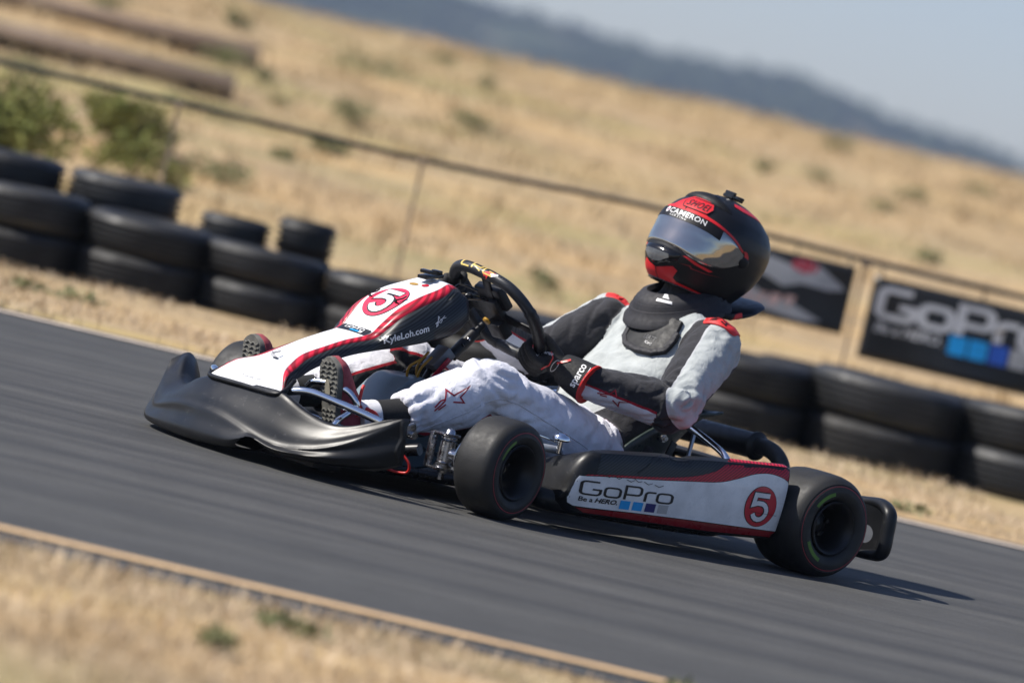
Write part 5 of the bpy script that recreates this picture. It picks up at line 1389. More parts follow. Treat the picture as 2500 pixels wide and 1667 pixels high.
def suit_material():
    """woven suit cloth: dark base with pale and white panels joined by red piping and fine stitching"""
    m, nt, b = nodes_of('suit_cloth'); lk = nt.links.new
    vec = coords(nt)
    def attr(n): a = N(nt, 'ShaderNodeAttribute', attribute_name=n); return a.outputs['Fac']
    def gt(x, v_): q = N(nt, 'ShaderNodeMath', operation='GREATER_THAN'); lk(x, q.inputs[0]); q.inputs[1].default_value = v_; return q.outputs[0]
    def near(x, v_, w): q = N(nt, 'ShaderNodeMath', operation='COMPARE'); lk(x, q.inputs[0]); q.inputs[1].default_value = v_; q.inputs[2].default_value = w; return q.outputs[0]
    def mix(f, a, c):
        q = N(nt, 'ShaderNodeMix', data_type='RGBA'); lk(f, q.inputs[0])
        for i, s in ((6, a), (7, c)):
            if isinstance(s, tuple): q.inputs[i].default_value = (*s, 1)
            else: lk(s, q.inputs[i])
        return q.outputs[2]
    n1 = noise_tex(nt, vec, 22, 4, 0.6); n2 = noise_tex(nt, vec, 420, 2)
    zl_, zw_ = attr('zl'), attr('zw')
    dark = ramp(nt, [(0.3, (0.018, 0.018, 0.021)), (0.7, (0.032, 0.032, 0.037))]); lk(n1.outputs['Fac'], dark.inputs['Fac'])
    pale = ramp(nt, [(0.3, (0.35, 0.375, 0.37)), (0.62, (0.435, 0.46, 0.452))]); lk(n1.outputs['Fac'], pale.inputs['Fac'])
    wht = ramp(nt, [(0.28, (0.58, 0.58, 0.63)), (0.5, (0.70, 0.70, 0.755))]); lk(n1.outputs['Fac'], wht.inputs['Fac'])
    c = mix(gt(zl_, 0.0), dark.outputs['Color'], pale.outputs['Color'])
    c = mix(near(zl_, 0.0, 0.03), c, (0.45, 0.46, 0.47))
    c = mix(gt(zw_, 0.0), c, wht.outputs['Color'])
    c = mix(near(zw_, 0.0, 0.055), c, (0.36, 0.008, 0.022))
    lk(c, b.inputs['Base Color'])
    b.inputs['Roughness'].default_value = 0.82; b.inputs['Specular IOR Level'].default_value = 0.25
    b.inputs['Sheen Weight'].default_value = 0.15
    bp = N(nt, 'ShaderNodeBump'); bp.inputs['Strength'].default_value = 0.25; bp.inputs['Distance'].default_value = 0.001; lk(n2.outputs['Fac'], bp.inputs['Height'])
    bp2 = N(nt, 'ShaderNodeBump'); bp2.inputs['Strength'].default_value = 0.5; bp2.inputs['Distance'].default_value = 0.009; n4 = noise_tex(nt, vec, 34, 3, 0.5, 0.9); lk(n4.outputs['Fac'], bp2.inputs['Height']); lk(bp.outputs['Normal'], bp2.inputs['Normal'])
    lk(bp2.outputs['Normal'], b.inputs['Normal'])
    return m
M['suit'] = suit_material()
body = put('body', suit_me, M['suit'], person, NEG)
body_bvh = bvh_of(body)
def on_body(name, item, org, ex, ey, mat, off=0.0015, maxlen=0.008, parent=None):
    return decal(name, item, body_bvh, org, ex, ey, mat, parent or body, off, maxlen, 0.09)

# shoulder pads (raised, red with a dark star), leg and sleeve stars
M['star_red'] = pm('star_thread', (0.34, 0.008, 0.025), None, 40, 0.7, 0.1)
def pad(org, ex, ey, w, h, name='shoulder_pad'):
    o = on_body(name, poly(rrect(-w / 2, -h / 2, w / 2, h / 2, h * 0.3)), org, ex, ey, M['pad_red'], 0.0045, 0.006)
    solidify(o, 0.006, -1); bake(o)
    on_body('star', xf2(star_outline(w * 0.62, h * 0.62, 0.0035), dx=-w * 0.30, dy=-h * 0.28), org, ex, ey, M['black_print'], 0.0058, 0.006, o)
pad((-0.905, 0.225, 0.600), (-0.50, 0.86, -0.1), (-0.60, -0.30, 0.75), 0.100, 0.042)
pad((-0.86, -0.185, 0.625), (0.25, -0.9, -0.2), (-0.75, -0.1, 0.65), 0.075, 0.045)
on_body('star', star_outline(0.118, 0.046, 0.0040), (0.035, 0.262, 0.222), (-0.80, 0.25, 0.40), (0.2, -0.1, 0.97), M['star_red'], 0.0014)
on_body('star', star_outline(0.090, 0.034, 0.0034), (-0.495, 0.26, 0.352), (-0.86, 0.40, -0.30), (0.05, 0.25, 0.95), M['star_red'], 0.0014)
# seam along the outer side of the near leg
sm = catmull([(0.07, 0.26, 0.165), (-0.05, 0.285, 0.235), (-0.14, 0.285, 0.285), (-0.23, 0.28, 0.285), (-0.36, 0.27, 0.245), (-0.52, 0.25, 0.20)], 8)
pts = []
for p in sm:
    h = body_bvh.ray_cast(Vector(p) + Vector((0.05, 0.15, 0.06)), Vector((-0.05, -0.15, -0.06)).normalized(), 0.4)
    if h[0] is not None: pts.append(tuple(h[0] + h[1] * 0.0003))
put('leg_seam', raw_mesh('leg_seam', *tube(pts, 0.0016, 5), True), pm('seam_thread', (0.62, 0.62, 0.66), None, 60, 0.8, 0.1), body)

# ---- feet
def shoe(s):
    side = 'L' if s > 0 else 'R'
    heel, toe = (np.array((0.285, 0.190, 0.062)), np.array((0.345, 0.176, 0.305))) if s > 0 else (np.array((0.283, -0.190, 0.062)), np.array((0.330, -0.186, 0.303)))
    a = toe - heel; Ln = np.linalg.norm(a); a = a / Ln; nrm = np.array((1.0, 0.0, 0.0)); nrm = nrm - a * (nrm @ a); nrm /= np.linalg.norm(nrm); b = np.cross(nrm, a)
    U = [0.0, 0.02, 0.06, 0.12, 0.18, 0.215, 0.238, Ln]; Wd = [0.010, 0.026, 0.031, 0.030, 0.041, 0.042, 0.034, 0.008]
    us = np.linspace(0, Ln, 30); ws = smooth_curve(list(zip(U, Wd)), us, 2)
    H = smooth_curve([(0, 0.085), (0.03, 0.105), (0.08, 0.108), (0.12, 0.092), (0.16, 0.068), (0.20, 0.052), (0.235, 0.036), (Ln, 0.016)], us, 2)
    rows = []
    for u, w, h in zip(us, ws, H):
        r = []
        for k in range(18):
            t = math.pi * k / 17; r.append(heel + a * u + b * (w + 0.002) * math.cos(t) * (1 - 0.25 * math.sin(t)) - nrm * (0.016 + h * math.sin(t) ** 0.8))
        rows.append(r + [heel + a * u - b * (w + 0.002) * 0.6 - nrm * 0.014, heel + a * u + b * (w + 0.002) * 0.6 - nrm * 0.014])
    n = len(rows[0]); vs = [p for r in rows for p in r]; fs = []
    for i in range(len(rows) - 1):
        for k in range(n): fs.append((i * n + k, i * n + (k + 1) % n, (i + 1) * n + (k + 1) % n, (i + 1) * n + k))
    fs += [tuple(range(n)), tuple((len(rows) - 1) * n + k for k in range(n))]
    m_ = MB(); m_.add(vs, fs); sh = m_.build('shoe', M['suede_red'], person, True, 60, loc=NEG)
    # sole: slab with rounded edge and cut tread
    out = [(u, w) for u, w in zip(us, ws)] + [(u, -w) for u, w in zip(us[::-1], ws[::-1])]; n = len(out); vs = []; fs = []
    for d, k in ((-0.018, 1.0), (-0.004, 1.03), (0.0, 0.95)):
        for u, w in out: vs.append(heel + a * (u * (1 if k > 0.96 else 1) ) + b * w * k + nrm * d)
    for j in range(2):
        for i in range(n): fs.append((j * n + i, j * n + (i + 1) % n, (j + 1) * n + (i + 1) % n, (j + 1) * n + i))
    fs += [tuple(range(n))[::-1], tuple(2 * n + i for i in range(n))]
    m_ = MB(); m_.add(vs, fs); so = m_.build('sole', M['sole'], sh, True, 40)
    m_ = MB(); 
    for i in range(19):                                             # wavy tread ribs
        u0 = 0.012 + i * 0.0125; w = float(np.interp(u0, us, ws)) * 0.86
        if u0 > Ln - 0.012: break
        if i in (9, 10): w *= 0.0
        if w < 0.004: continue
        L1 = [heel + a * (u0 + 0.0035 * math.sin(v_ * 9 + i)) + b * w * v_ + nrm * 0.0008 for v_ in np.linspace(-1, 1, 11)]
        m_.add(*tube(L1, 0.0027, 6))
    tr = m_.build('tread', M['sole'], sh); tr['kind'] = 'stuff'
    put('worn_patch', raw_mesh('worn_patch', [heel + a * (0.165 + 0.030 * math.sin(t)) + b * 0.011 * math.cos(t) + nrm * 0.0046 for t in np.linspace(0, 6.1, 20)], [tuple(range(20))], False), M['sole_pale'], sh)
    an = J['an' + side]; ank = heel + a * 0.085 - nrm * 0.085
    d = ank - an
    put('sock', raw_mesh('sock', *tube([tuple(an - d * 0.25), tuple(an + d * 0.1), tuple(an + d * 0.55), tuple(an + d * 0.62)], [0.044, 0.043, 0.041, 0.040], 22), True, None, 60), M['sock'], person, NEG)
    put('shoe_cuff', raw_mesh('shoe_cuff', *tube([tuple(an + d * (0.58 + 0.055 * i)) for i in range(8)], [0.0425 + 0.0012 * (i % 2) for i in range(8)], 22), True, None, 60), M['white_knit'], sh)
    m_ = MB(); c0 = an + d * 0.93
    for q in range(3):
        p0 = heel + a * (0.115 + 0.014 * q) - nrm * (0.100 - 0.012 * q)
        m_.add(*tube(catmull([p0 + b * 0.034 + nrm * 0.03, p0 + b * 0.012 - nrm * 0.004, p0 - b * 0.012 - nrm * 0.004, p0 - b * 0.034 + nrm * 0.03], 4), 0.0032, 6))
    m_.build('laces', M['red_cable'], sh)
    return sh
shoe(1); shoe(-1)
put('red_strap', raw_mesh('red_strap', *tube(catmull([(0.252, 0.228, 0.170), (0.250, 0.222, 0.20), (0.246, 0.216, 0.235), (0.240, 0.212, 0.252)], 4), 0.0045, 8), True), M['red_cable'], kart)
put('lace_end', raw_mesh('lace_end', *tube(catmull([(0.235, 0.235, 0.195), (0.205, 0.245, 0.185), (0.190, 0.245, 0.160), (0.185, 0.240, 0.142)], 4), 0.0060, 8, squash=0.6), True), M['red_cable'], person, NEG)

# ---- gloves: palm, four fingers closed round the rim, thumb on the driver's side
def glove(lat, up, wrist, s):
    G = wpt(lat, up); c = WC; rad = G - c; rad = rad - WN * (rad @ WN); rad /= np.linalg.norm(rad)
    T = np.cross(WN, rad) * (1 if s > 0 else -1); T = T if T[2] > 0 else -T
    W = np.array(wrist, float); wdir = (W - (G + rad * 0.035)); wdir /= np.linalg.norm(wdir)
    pc = G + rad * 0.038 + WN * 0.006; kn = G + rad * 0.032 - WN * 0.028; wc = pc + wdir * 0.058
    m_ = MB()
    def ell(c, w, t, ax, wd):
        ax = ax / np.linalg.norm(ax); wd = wd - ax * (wd @ ax); wd /= np.linalg.norm(wd); e = np.cross(ax, wd)
        return [c + wd * w * math.cos(2 * math.pi * k / 16) + e * t * math.sin(2 * math.pi * k / 16) for k in range(16)]
    ax2 = kn - pc
    secs = [ell(wc + wdir * 0.02, 0.038, 0.030, wdir, T), ell(wc, 0.039, 0.030, wdir, T), ell(pc + wdir * 0.02, 0.049, 0.027, wdir * 0.7 - ax2 * 3, T), ell(pc, 0.053, 0.026, -ax2, T), ell(kn, 0.052, 0.021, -ax2, T), ell(kn - WN * 0.006 - rad * 0.004, 0.042, 0.014, -ax2, T)]
    vs = [p for q in secs for p in q]; fs = []
    for i in range(len(secs) - 1):
        for k in range(16): fs.append((i * 16 + k, i * 16 + (k + 1) % 16, (i + 1) * 16 + (k + 1) % 16, (i + 1) * 16 + k))
    fs += [tuple(range(16)), tuple((len(secs) - 1) * 16 + k for k in range(16))]
    m_.add(vs, fs)
    for j, (o_, l) in enumerate(((0.0395, 0.96), (0.0132, 1.10), (-0.0132, 1.05), (-0.0395, 0.86))):
        b0 = kn + T * o_ + rad * 0.004; b1 = G + T * o_ * 0.98 + rad * 0.010 - WN * 0.036 * l; b2 = G + T * o_ * 0.96 - rad * 0.024 * l - WN * 0.024; b3 = G + T * o_ * 0.95 - rad * 0.027 + WN * 0.004 * l
        m_.add(*tube(catmull([b0 + WN * 0.01, b0, b1, b2, b3], 5), [0.0128, 0.0132, 0.0126, 0.0112, 0.0095], 12))
    t0 = pc + T * 0.030 + WN * 0.010 + wdir * 0.02; t1 = G + T * 0.050 + rad * 0.012 + WN * 0.024; t2 = G + T * 0.055 - rad * 0.014 + WN * 0.020; t3 = G + T * 0.050 - rad * 0.028 + WN * 0.006
    m_.add(*tube(catmull([t0, t1, t2, t3], 6), [0.017, 0.0135, 0.0118, 0.0095], 12))
    me = remesh('glove', m_, 0.0036, 3)
    g = put('glove', me, M['glove'], person, NEG)
    end = W + wdir * 0.030
    cu = MB(); path = [wc - wdir * 0.01, wc + wdir * 0.012, wc + (end - wc) * 0.5, wc + (end - wc) * 0.9, end]
    cu.add(*tube([tuple(p) for p in catmull(path, 4)], [0.040, 0.046, 0.051, 0.055, 0.056], 28)); cuff = cu.build('gauntlet', M['glove'], g, True, 60)
    d = (end - wc) / np.linalg.norm(end - wc)
    put('red_edge', raw_mesh('red_edge', *tube([tuple(end - d * 0.003), tuple(end + d * 0.0015)], [0.0572, 0.0570], 30), True, None, 50), M['red_cable'], g)
    return g, cuff, G, wc, end, rad, T
gL, cuffL, G_, wc_, end_, rad_, T_L = glove(0.112, -0.101, J['wrL'], 1)
glove(-0.148, 0.0, J['wrR'], -1)
cb = bvh_of(cuffL); gb = bvh_of([gL, cuffL]); nD = Vector((0.62, 0.77, 0.15)).normalized()
mid_c = Vector(wc_ * 0.42 + end_ * 0.58)
def face_frame(rot):
    rx = IMR - nD * IMR.dot(nD); rx.normalize(); ry = nD.cross(rx); c, s_ = math.cos(rot), math.sin(rot)
    return rx * c + ry * s_, ry * c - rx * s_
ex, ey = face_frame(R(72)); 
decal('lettering', xf2(text_fit('sparco', 0.068, 0.021, bold=0.02), dx=-0.034, dy=-0.008), cb, mid_c + nD * 0.06, ex, ey, M['white_print'], gL, 0.0012, 0.004, 0.1)
decal('lettering', poly([(-0.014, -0.0125), (0.034, -0.0125), (0.034, -0.0105), (-0.014, -0.0105)]), cb, mid_c + nD * 0.06, ex, ey, M['white_print'], gL, 0.0012, 0.004, 0.1)
ex, ey = face_frame(R(-4)); gc = Vector(G_ + rad_ * 0.028 + T_L * 0.022)
decal('lettering', xf2(text_fit('sparco', 0.036, 0.0105, bold=0.02), dx=-0.018), gb, gc + nD * 0.05, ex, ey, M['white_print'], gL, 0.0012, 0.003, 0.1)
rx, ry = face_frame(0); gq = Vector(G_ + rad_ * 0.035)
decal('oval_badge', xf2(stroke([(0.016 * math.cos(t), 0.007 * math.sin(t)) for t in np.linspace(0, 5.9, 18)], 0.0016, True), rot=R(65)), gb, gq + nD * 0.05 + rx * 0.028 - ry * 0.012, rx, ry, M['grey_print'], gL, 0.0012, 0.003, 0.1)
decal('red_trim', xf2(stroke([(-0.002, 0.022), (0.006, 0.006), (0.0, -0.014), (-0.018, -0.028)], 0.0028), dx=0.012), gb, gq + nD * 0.05, rx, ry, M['red_cable'], gL, 0.0012, 0.003, 0.1)
decal('red_tab', xf2(stroke([(0.0, 0.0), (0.022, 0.010), (0.034, 0.016)], 0.0055), dx=0.032, dy=-0.006), gb, gq + nD * 0.05, rx, ry, M['red_cable'], gL, 0.0030, 0.003, 0.1)

# ---- neck brace
HC = np.array((-1.000, 0.0, 0.800))
def ring_pt(a, r, h):
    c = np.array((-0.940, 0.0, 0.628)); e = np.array((0.955, 0, -0.295)); n_ = np.array((0.295, 0, 0.955)); r = r * (1.0 + 0.9 * max(0.0, r - 0.09)); k = 1.20 if math.cos(a) > 0 else 1.0; h = h - 0.026 * max(0.0, math.cos(a)) * max(0.0, min(1.0, (r - 0.10) / 0.035))
    return c + e * math.cos(a) * r * k + np.array((0, 1.0, 0)) * math.sin(a) * r * 1.02 + n_ * h
prof = [(0.074, 0.030), (0.082, 0.040), (0.094, 0.038), (0.104, 0.028), (0.107, 0.027), (0.110, 0.019), (0.113, 0.021), (0.117, 0.009), (0.121, 0.011), (0.126, -0.004), (0.134, -0.010), (0.136, -0.024), (0.126, -0.036), (0.100, -0.030), (0.080, -0.010)]
rows = [[ring_pt(2 * math.pi * i / 60, r, h) for r, h in prof + prof[:1]] for i in range(60)]
m_ = MB(); m_.add(*grid(rows, True)); br = m_.build('neck_brace', M['brace'], person, True, 50, loc=NEG)
BIB = (-0.838, 0.052, 0.520)
bib = decal('bib', poly([(-0.075, 0.055), (-0.085, 0.0), (-0.078, -0.040), (-0.050, -0.066), (0.0, -0.074), (0.050, -0.066), (0.078, -0.040), (0.085, 0.0), (0.075, 0.055)]), flat_bvh, BIB, (0, 1, 0), (-0.62, 0, 0.78), M['brace_shell'], br, 0.017, 0.010, 0.09)
solidify(bib, 0.014, -1); bake(bib)
bib_e = decal('bib_edge', stroke([(-0.083, 0.02), (-0.085, 0.0), (-0.078, -0.040), (-0.050, -0.066), (0.0, -0.074), (0.050, -0.066), (0.078, -0.040), (0.085, 0.0), (0.083, 0.02)], 0.014), flat_bvh, BIB, (0, 1, 0), (-0.62, 0, 0.78), M['brace'], br, 0.021, 0.010, 0.09)
solidify(bib_e, 0.014, -1); bake(bib_e)
bbv = bvh_of(bib)
decal('lettering', xf2(text_fit('Kart', 0.026, 0.009, shear=0.2), dx=0.010, dy=-0.046), bbv, BIB, (0, 1, 0), (-0.62, 0, 0.78), M['grey_print'], br, 0.001, 0.004, 0.1)
decal('lettering', xf2(text_fit('LEATT', 0.044, 0.012), dx=-0.004, dy=-0.032), bbv, BIB, (0, 1, 0), (-0.62, 0, 0.78), pm('dim_print', (0.05, 0.055, 0.065), None, 30, 0.5, 0.1), br, 0.001, 0.004, 0.1)
rows = []
for t in np.linspace(-1, 1, 15):                                       # back plate of the brace
    w = math.sqrt(max(0.0, 1 - abs(t) ** 3)); r = []
    for k in range(14):
        a = 2 * math.pi * k / 14; r.append(np.array((-1.105 - 0.012 * math.cos(t * 1.5), 0.13 * t, 0.640)) + np.array((-0.070 * math.cos(a) * w, 0, 0.016 * math.sin(a) * w + 0.030 * math.cos(a) * w)))
    rows.append(r + [r[0]])
m_ = MB(); m_.add(*grid(rows)); m_.build('brace_back', pm('navy_black_shell', (0.014, 0.016, 0.024), None, 20, 0.4, 0.08), br, True, 60)
put('brace_buckle', raw_mesh('brace_buckle', *box((-1.035, 0.128, 0.622), (0.046, 0.010, 0.014), Matrix.Rotation(R(20), 3, 'Y'), 0.003), True, None, 40), M['pad_red'], br)
put('strap', raw_mesh('strap', *tube(catmull([(-0.96, 0.118, 0.628), (-1.0, 0.135, 0.618), (-1.06, 0.120, 0.626)], 5), 0.009, 10, squash=0.4), True), M['brace_shell'], br)
for k, (dx_, dz_) in enumerate(((0.0, 0.0), (0.025, -0.020))):
    mm = poly([(-0.008, -0.008), (0.010, -0.008), (0.001, 0.014)]) if k == 0 else poly([(-0.024, -0.004), (0.022, -0.004), (0.020, 0.003), (-0.020, 0.004)])
    decal('white_mark', mm, bvh_of(br), Vector(ring_pt(R(32), 0.085, 0.032)) + Vector((0.03 + 0.0, 0.03, 0.004 - 0.016 * k)), IMR, (0, 0, 1), M['white_print'], br, 0.0015, 0.004, 0.08)

# ---- helmet
_f = Vector((math.cos(R(7)), math.sin(R(7)), 0)); _u = Vector((0, 0, 1)); _l = _u.cross(_f)
HM = Matrix((_f, _l, _u)).transposed()
HM = Matrix.Rotation(R(5), 3, _f) .inverted() @ Matrix.Rotation(-R(9), 3, _l) @ HM      # lean into the turn, chin up
_UZ = [-0.148, -0.132, -0.115, -0.095, -0.07, -0.04, -0.01, 0.02, 0.05, 0.08, 0.105, 0.122, 0.132, 0.1365, 0.138]
_FX = [0.128, 0.150, 0.160, 0.167, 0.169, 0.165, 0.158, 0.153, 0.144, 0.124, 0.096, 0.066, 0.040, 0.018, 0.0]
_BX = [0.088, 0.104, 0.116, 0.132, 0.148, 0.160, 0.167, 0.168, 0.162, 0.144, 0.114, 0.079, 0.047, 0.021, 0.0]
_HW = [0.086, 0.097, 0.103, 0.111, 0.119, 0.125, 0.1275, 0.1275, 0.122, 0.107, 0.083, 0.058, 0.035, 0.016, 0.0]
def _sm(arr, u):
    uu = np.linspace(-0.148, 0.138, 400)
    return np.interp(u, uu, arr)
def _dense(vals):
    uu = np.linspace(-0.148, 0.138, 400); z = np.interp(uu, _UZ, vals)
    for _ in range(60): z[1:-1] = (z[:-2] + 2 * z[1:-1] + z[2:]) / 4
    return z
_DF, _DB, _DW = _dense(_FX), _dense(_BX), _dense(_HW)
def helm(a, u, o=0.0):
    """point on the shell: a = angle from straight ahead (to the wearer's left), u = height"""
    def P(a, u):
        c, s = math.cos(a), math.sin(a); n = 2.25
        fx, bx, w = _sm(_DF, u), _sm(_DB, u), _sm(_DW, u)
        ex_ = fx if c > 0 else bx
        pin = 1 - 0.06 * max(0.0, c) ** 4 * (1 if u < 0.0 else 0.4)
        return np.array((ex_ * math.copysign(abs(c) ** (2 / n), c), w * math.copysign(abs(s) ** (2 / n), s) * pin, u))
    p = P(a, u)
    if o:
        e = 0.012; q = P(a + e, u) - P(a - e, u); du = min(0.003, (0.1379 - u) * 0.5); r = P(a, u + du) - P(a, u - du); nn = np.cross(q, r); nn /= (np.linalg.norm(nn) + 1e-9)
        p = p + nn * o
    return Vector(HC) + HM @ Vector((p[0] * 1.10, p[1] * 1.11, p[2]))
us = list(np.linspace(-0.148, 0.10, 34)) + list(np.linspace(0.106, 0.1379, 14))
rows = [[helm(2 * math.pi * i / 96, u) for u in us] for i in range(96)]
m_ = MB(); m_.add(*grid(rows, True)); n = len(us)
top = len(m_.v); m_.v.append(tuple(helm(0, 0.138))); m_.f += [(i * n + n - 1, ((i + 1) % 96) * n + n - 1, top) for i in range(96)]; m_.m += [0] * 96
helmet = m_.build('helmet', M['helmet'], person, True, 60, loc=NEG)
rows = [[helm(2 * math.pi * i / 60, -0.147), HC_ := Vector(HC) + HM @ (Matrix.Scale(0.90, 3) @ (HM.inverted() @ (helm(2 * math.pi * i / 60, -0.138) - Vector(HC)))), Vector(HC) + HM @ (Matrix.Scale(0.84, 3) @ (HM.inverted() @ (helm(2 * math.pi * i / 60, -0.10) - Vector(HC))))] for i in range(60)]
m_ = MB(); m_.add(*grid(rows, True)); m_.build('lining', M['brace'], helmet, True, 60)
put('rim_trim', raw_mesh('rim_trim', *tube([helm(2 * math.pi * i / 72, -0.1465) for i in range(72)], 0.0042, 8, True), True), M['black_gloss'], helmet)
VA = [0, 20, 40, 55, 68, 78, 86]
def v_top(a): return float(np.interp(abs(math.degrees(a)), VA, [0.052, 0.0515, 0.047, 0.039, 0.028, 0.014, -0.002]))
def v_bot(a): return float(np.interp(abs(math.degrees(a)), VA, [-0.050, -0.054, -0.065, -0.068, -0.062, -0.048, -0.022]))
def v_top_s(a): return np.mean([v_top(a + d) for d in (-0.1, -0.05, 0, 0.05, 0.1)])
def v_bot_s(a): return np.mean([v_bot(a + d) for d in (-0.1, -0.05, 0, 0.05, 0.1)])
AM = R(85)
M['visor'] = pm('mirrored_visor', (0.44, 0.425, 0.40), (0.36, 0.35, 0.33), 9, 0.05, 0.03, metal=0.9)
M['sun_strip'] = pm('black_sun_strip', (0.008, 0.008, 0.010), None, 20, 0.5, 0.05, spec=0.25)
vis = []
for a in np.linspace(-AM, AM, 80):
    t, b_ = v_top_s(a), v_bot_s(a); vis.append([helm(a, b_ + (t - b_) * k, 0.0035 - (0.003 if k in (0.0, 1.0) else 0)) for k in np.concatenate([[0.0], np.linspace(0.03, 0.97, 16), [1.0]])])
visor = put('visor', raw_mesh('visor', *grid(vis), True, None, 60), M['visor'], helmet)
def band(name, a0, a1, lo, hi, mat, off=0.0012, n=60, parent=None, m=4):
    rows = [[helm(R(a), lo(R(a)) + (hi(R(a)) - lo(R(a))) * k / m, off) for k in range(m + 1)] for a in np.linspace(a0, a1, n)]
    return put(name, raw_mesh(name, *grid(rows), True, None, 60), mat, parent or helmet)
band('sun_strip', -84, 54, lambda a: v_top_s(a) - 0.029, lambda a: v_top_s(a) - 0.001, M['sun_strip'], 0.0044, 70, visor)
band('red_band', -86, 84, lambda a: v_top_s(a) + 0.0012, lambda a: v_top_s(a) + 0.0075 + 0.004 * math.exp(-(math.degrees(a) / 40) ** 2), M['helmet_red'])
for s in (-1, 1):
    rows = [[helm(s * R(84 + 4.0 * math.sin(t)), 0.010 - 0.026 * (1 - math.cos(t)), 0.0012), helm(s * R(86.5 + 5.5 * math.sin(t)), 0.013 - 0.028 * (1 - math.cos(t)), 0.0012)] for t in np.linspace(0, 1.2, 10)]
    put('red_band', raw_mesh('red_band', *grid(rows), True), M['helmet_red'], helmet)
def hpatch(name, pts, mat, off=0.0012, parent=None, maxlen=0.05):
    """outline given as (degrees from ahead, height); laid on the shell"""
    it = fine2(poly([(R(a) * 0.14, u) for a, u in pts]), 0.008)
    return put(name, raw_mesh(name, [helm(x / 0.14, y, off) for x, y in it[0]], it[1], True), mat, parent or helmet)
def htext(name, item, a0, u0, mat, off, parent=None, rot=0.0, k=0.145):
    it = fine2(xf2(item, rot=rot), 0.005)
    return put(name, raw_mesh(name, [helm(R(a0) + x / k, u0 + y, off) for x, y in it[0]], it[1], True), mat, parent or helmet)
hpatch('red_wedge', [(-26, 0.056), (-20, 0.076), (-12, 0.104), (20, 0.104), (22, 0.078), (27, 0.063), (36, 0.052), (10, 0.056), (0, 0.057)], M['helmet_red'], 0.0014)
hx = [(-0.046, 0.0), (-0.036, 0.0165), (0.036, 0.0165), (0.046, 0.0), (0.036, -0.0165), (-0.036, -0.0165)]
htext('badge', poly(hx), 11, 0.0795, M['helmet_red'], 0.0026, k=0.125)
htext('badge_outline', stroke(hx, 0.0018, True), 11, 0.0795, M['black_print'], 0.0040, k=0.125)
htext('lettering', xf2(text_fit('SHOEI', 0.066, 0.0190, bold=0.005, shear=0.1, spacing=1.15), dx=-0.033, dy=-0.010), 11, 0.0795, M['black_print'], 0.0040, k=0.125)
hpatch('seam', [(-0.6, 0.056), (-0.6, 0.072), (0.6, 0.072), (0.6, 0.056)], M['black_print'], 0.0019)
# lettering on the sun strip follows the visor's upper edge
def strip_text(item, a0, drop, mat, k=0.152):
    it = fine2(item, 0.005); P_ = []
    for x, y in it[0]:
        a = R(a0) + x / k; P_.append(helm(a, v_top_s(a) - drop + y, 0.0050))
    return put('lettering', raw_mesh('lettering', P_, it[1], True), mat, visor)
strip_text(text_fit('CAMERON', 0.128, 0.0145, bold=0.012, spacing=1.05), -15, 0.0180, M['white_print'])
strip_text(text_fit('KARTING', 0.056, 0.0070, spacing=1.5), -11, 0.0268, M['white_print'])
strip_text(disc(0.0085, 24), -20, 0.0110, M['white_print'])
strip_text(disc(0.0055, 20), -20, 0.0110, pm('badge_mauve', (0.35, 0.12, 0.2), None, 30, 0.5, 0.1))
# chin: red lower edge, glossy mouth vent, red flashes under the visor
hpatch('red_chin', [(-34, -0.143), (-32, -0.120), (-22, -0.104), (-11, -0.114), (0, -0.120), (11, -0.113), (24, -0.103), (31, -0.110), (27, -0.131), (34, -0.1415), (20, -0.1445), (0, -0.1455)], M['helmet_red'], 0.0012)
band('red_edge', 26, 92, lambda a: -0.1440, lambda a: -0.1375 - 0.004 * max(0, (math.degrees(a) - 26) / 66), M['helmet_red'])
band('red_edge', -92, -26, lambda a: -0.1440, lambda a: -0.1375, M['helmet_red'])
for s in (-1, 1):
    hpatch('red_flash', [(s * 29, -0.0665), (s * 45, -0.0770), (s * 62, -0.0805), (s * 66, -0.0745), (s * 50, -0.0715), (s * 34, -0.0640)][::s], M['helmet_red'], 0.0013)
    hpatch('side_line', [(s * 30, -0.089), (s * 42, -0.083), (s * 45, -0.0885), (s * 60, -0.0865), (s * 80, -0.079), (s * 60, -0.0885), (s * 44, -0.0915), (s * 41, -0.0865)][::s], M['dark_red_film'], 0.0013)
hpatch('chin_seam', [(-0.5, -0.145), (-0.5, -0.119), (0.5, -0.119), (0.5, -0.145)], M['black_print'], 0.0018)
vr = []
for a in np.linspace(-27, 27, 25):
    k = 1 - (abs(a) / 27) ** 4; vr.append([helm(R(a), u_, 0.001 + 0.011 * k * math.sin(math.pi * q) ** 0.6) for q, u_ in zip(np.linspace(0, 1, 12), np.linspace(-0.112 + 0.026 * (abs(a) / 27) ** 1.6, -0.058 - 0.006 * (abs(a) / 27), 12))])
put('mouth_vent', raw_mesh('mouth_vent', *grid(vr), True, None, 50), M['black_gloss'], helmet)
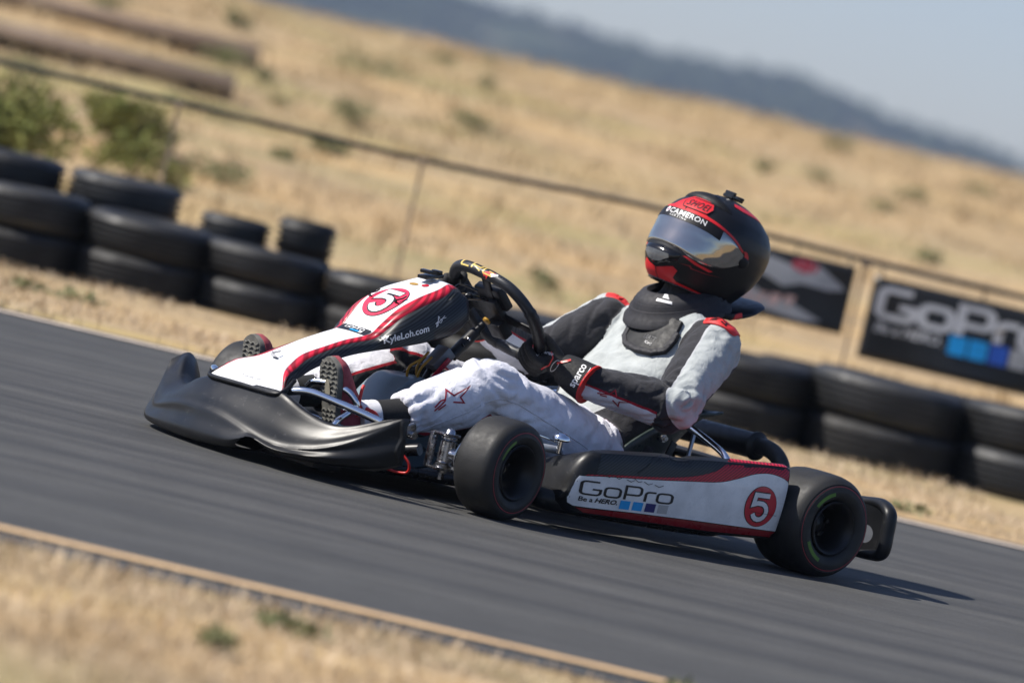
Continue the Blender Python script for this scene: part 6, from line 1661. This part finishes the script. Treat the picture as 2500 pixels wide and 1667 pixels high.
hpatch('vent_window', [(-15, -0.076), (-17, -0.085), (-8, -0.100), (0, -0.103), (8, -0.100), (17, -0.085), (15, -0.076)], M['clear_vent'], 0.0128)
vt = []
for a in np.linspace(-58, 58, 41):
    k = 1 - (abs(a) / 58) ** 3; vt.append([helm(R(a), u_, 0.0005 + 0.0095 * k * (math.sin(math.pi * q) ** 0.7)) for q, u_ in zip(np.linspace(0, 1, 10), np.linspace(0.101 - 0.012 * (abs(a) / 58) ** 2, 0.125 - 0.020 * (abs(a) / 58) ** 2, 10))])
put('top_vent', raw_mesh('top_vent', *grid(vt), True, None, 50), M['brace_shell'], helmet)
hpatch('vent_slot', [(16, 0.114), (16, 0.120), (26, 0.119), (27, 0.113)], M['black_gloss'], 0.0105)
hpatch('crown_stripe', [(62, 0.116), (80, 0.112), (110, 0.110), (140, 0.104), (140, 0.112), (110, 0.121), (80, 0.124), (62, 0.124)], M['helmet_red'], 0.0012)
hpatch('crown_stripe', [(-62, 0.116), (-80, 0.112), (-110, 0.110), (-140, 0.104), (-140, 0.112), (-110, 0.121), (-80, 0.124), (-62, 0.124)][::-1], M['helmet_red'], 0.0012)
m_ = MB()
def hl(x, y, z): return Vector(HC) + HM @ Vector((x, y, z))
m_.add(*box(hl(-0.012, 0.0, 0.142), (0.052, 0.036, 0.010), HM, 0.003)); m_.add(*box(hl(0.004, 0.0, 0.151), (0.012, 0.034, 0.012), HM, 0.002)); m_.add(*box(hl(-0.030, 0.0, 0.148), (0.014, 0.040, 0.008), HM, 0.002))
o = m_.build('camera_mount', M['black_gloss'], helmet); o['kind'] = 'stuff'
for s in (-1, 1):
    rows = [[helm(s * R(88) + 0.11 * r * math.cos(t) * s, -0.018 + 0.016 * r * math.sin(t), 0.001 + 0.004 * (1 - r ** 4)) for r in np.linspace(0, 1, 5)] for t in np.linspace(0, 2 * math.pi, 20)]
    put('visor_pivot', raw_mesh('visor_pivot', *grid(rows), True), M['brace_shell'], helmet)
bpy.context.view_layer.update()
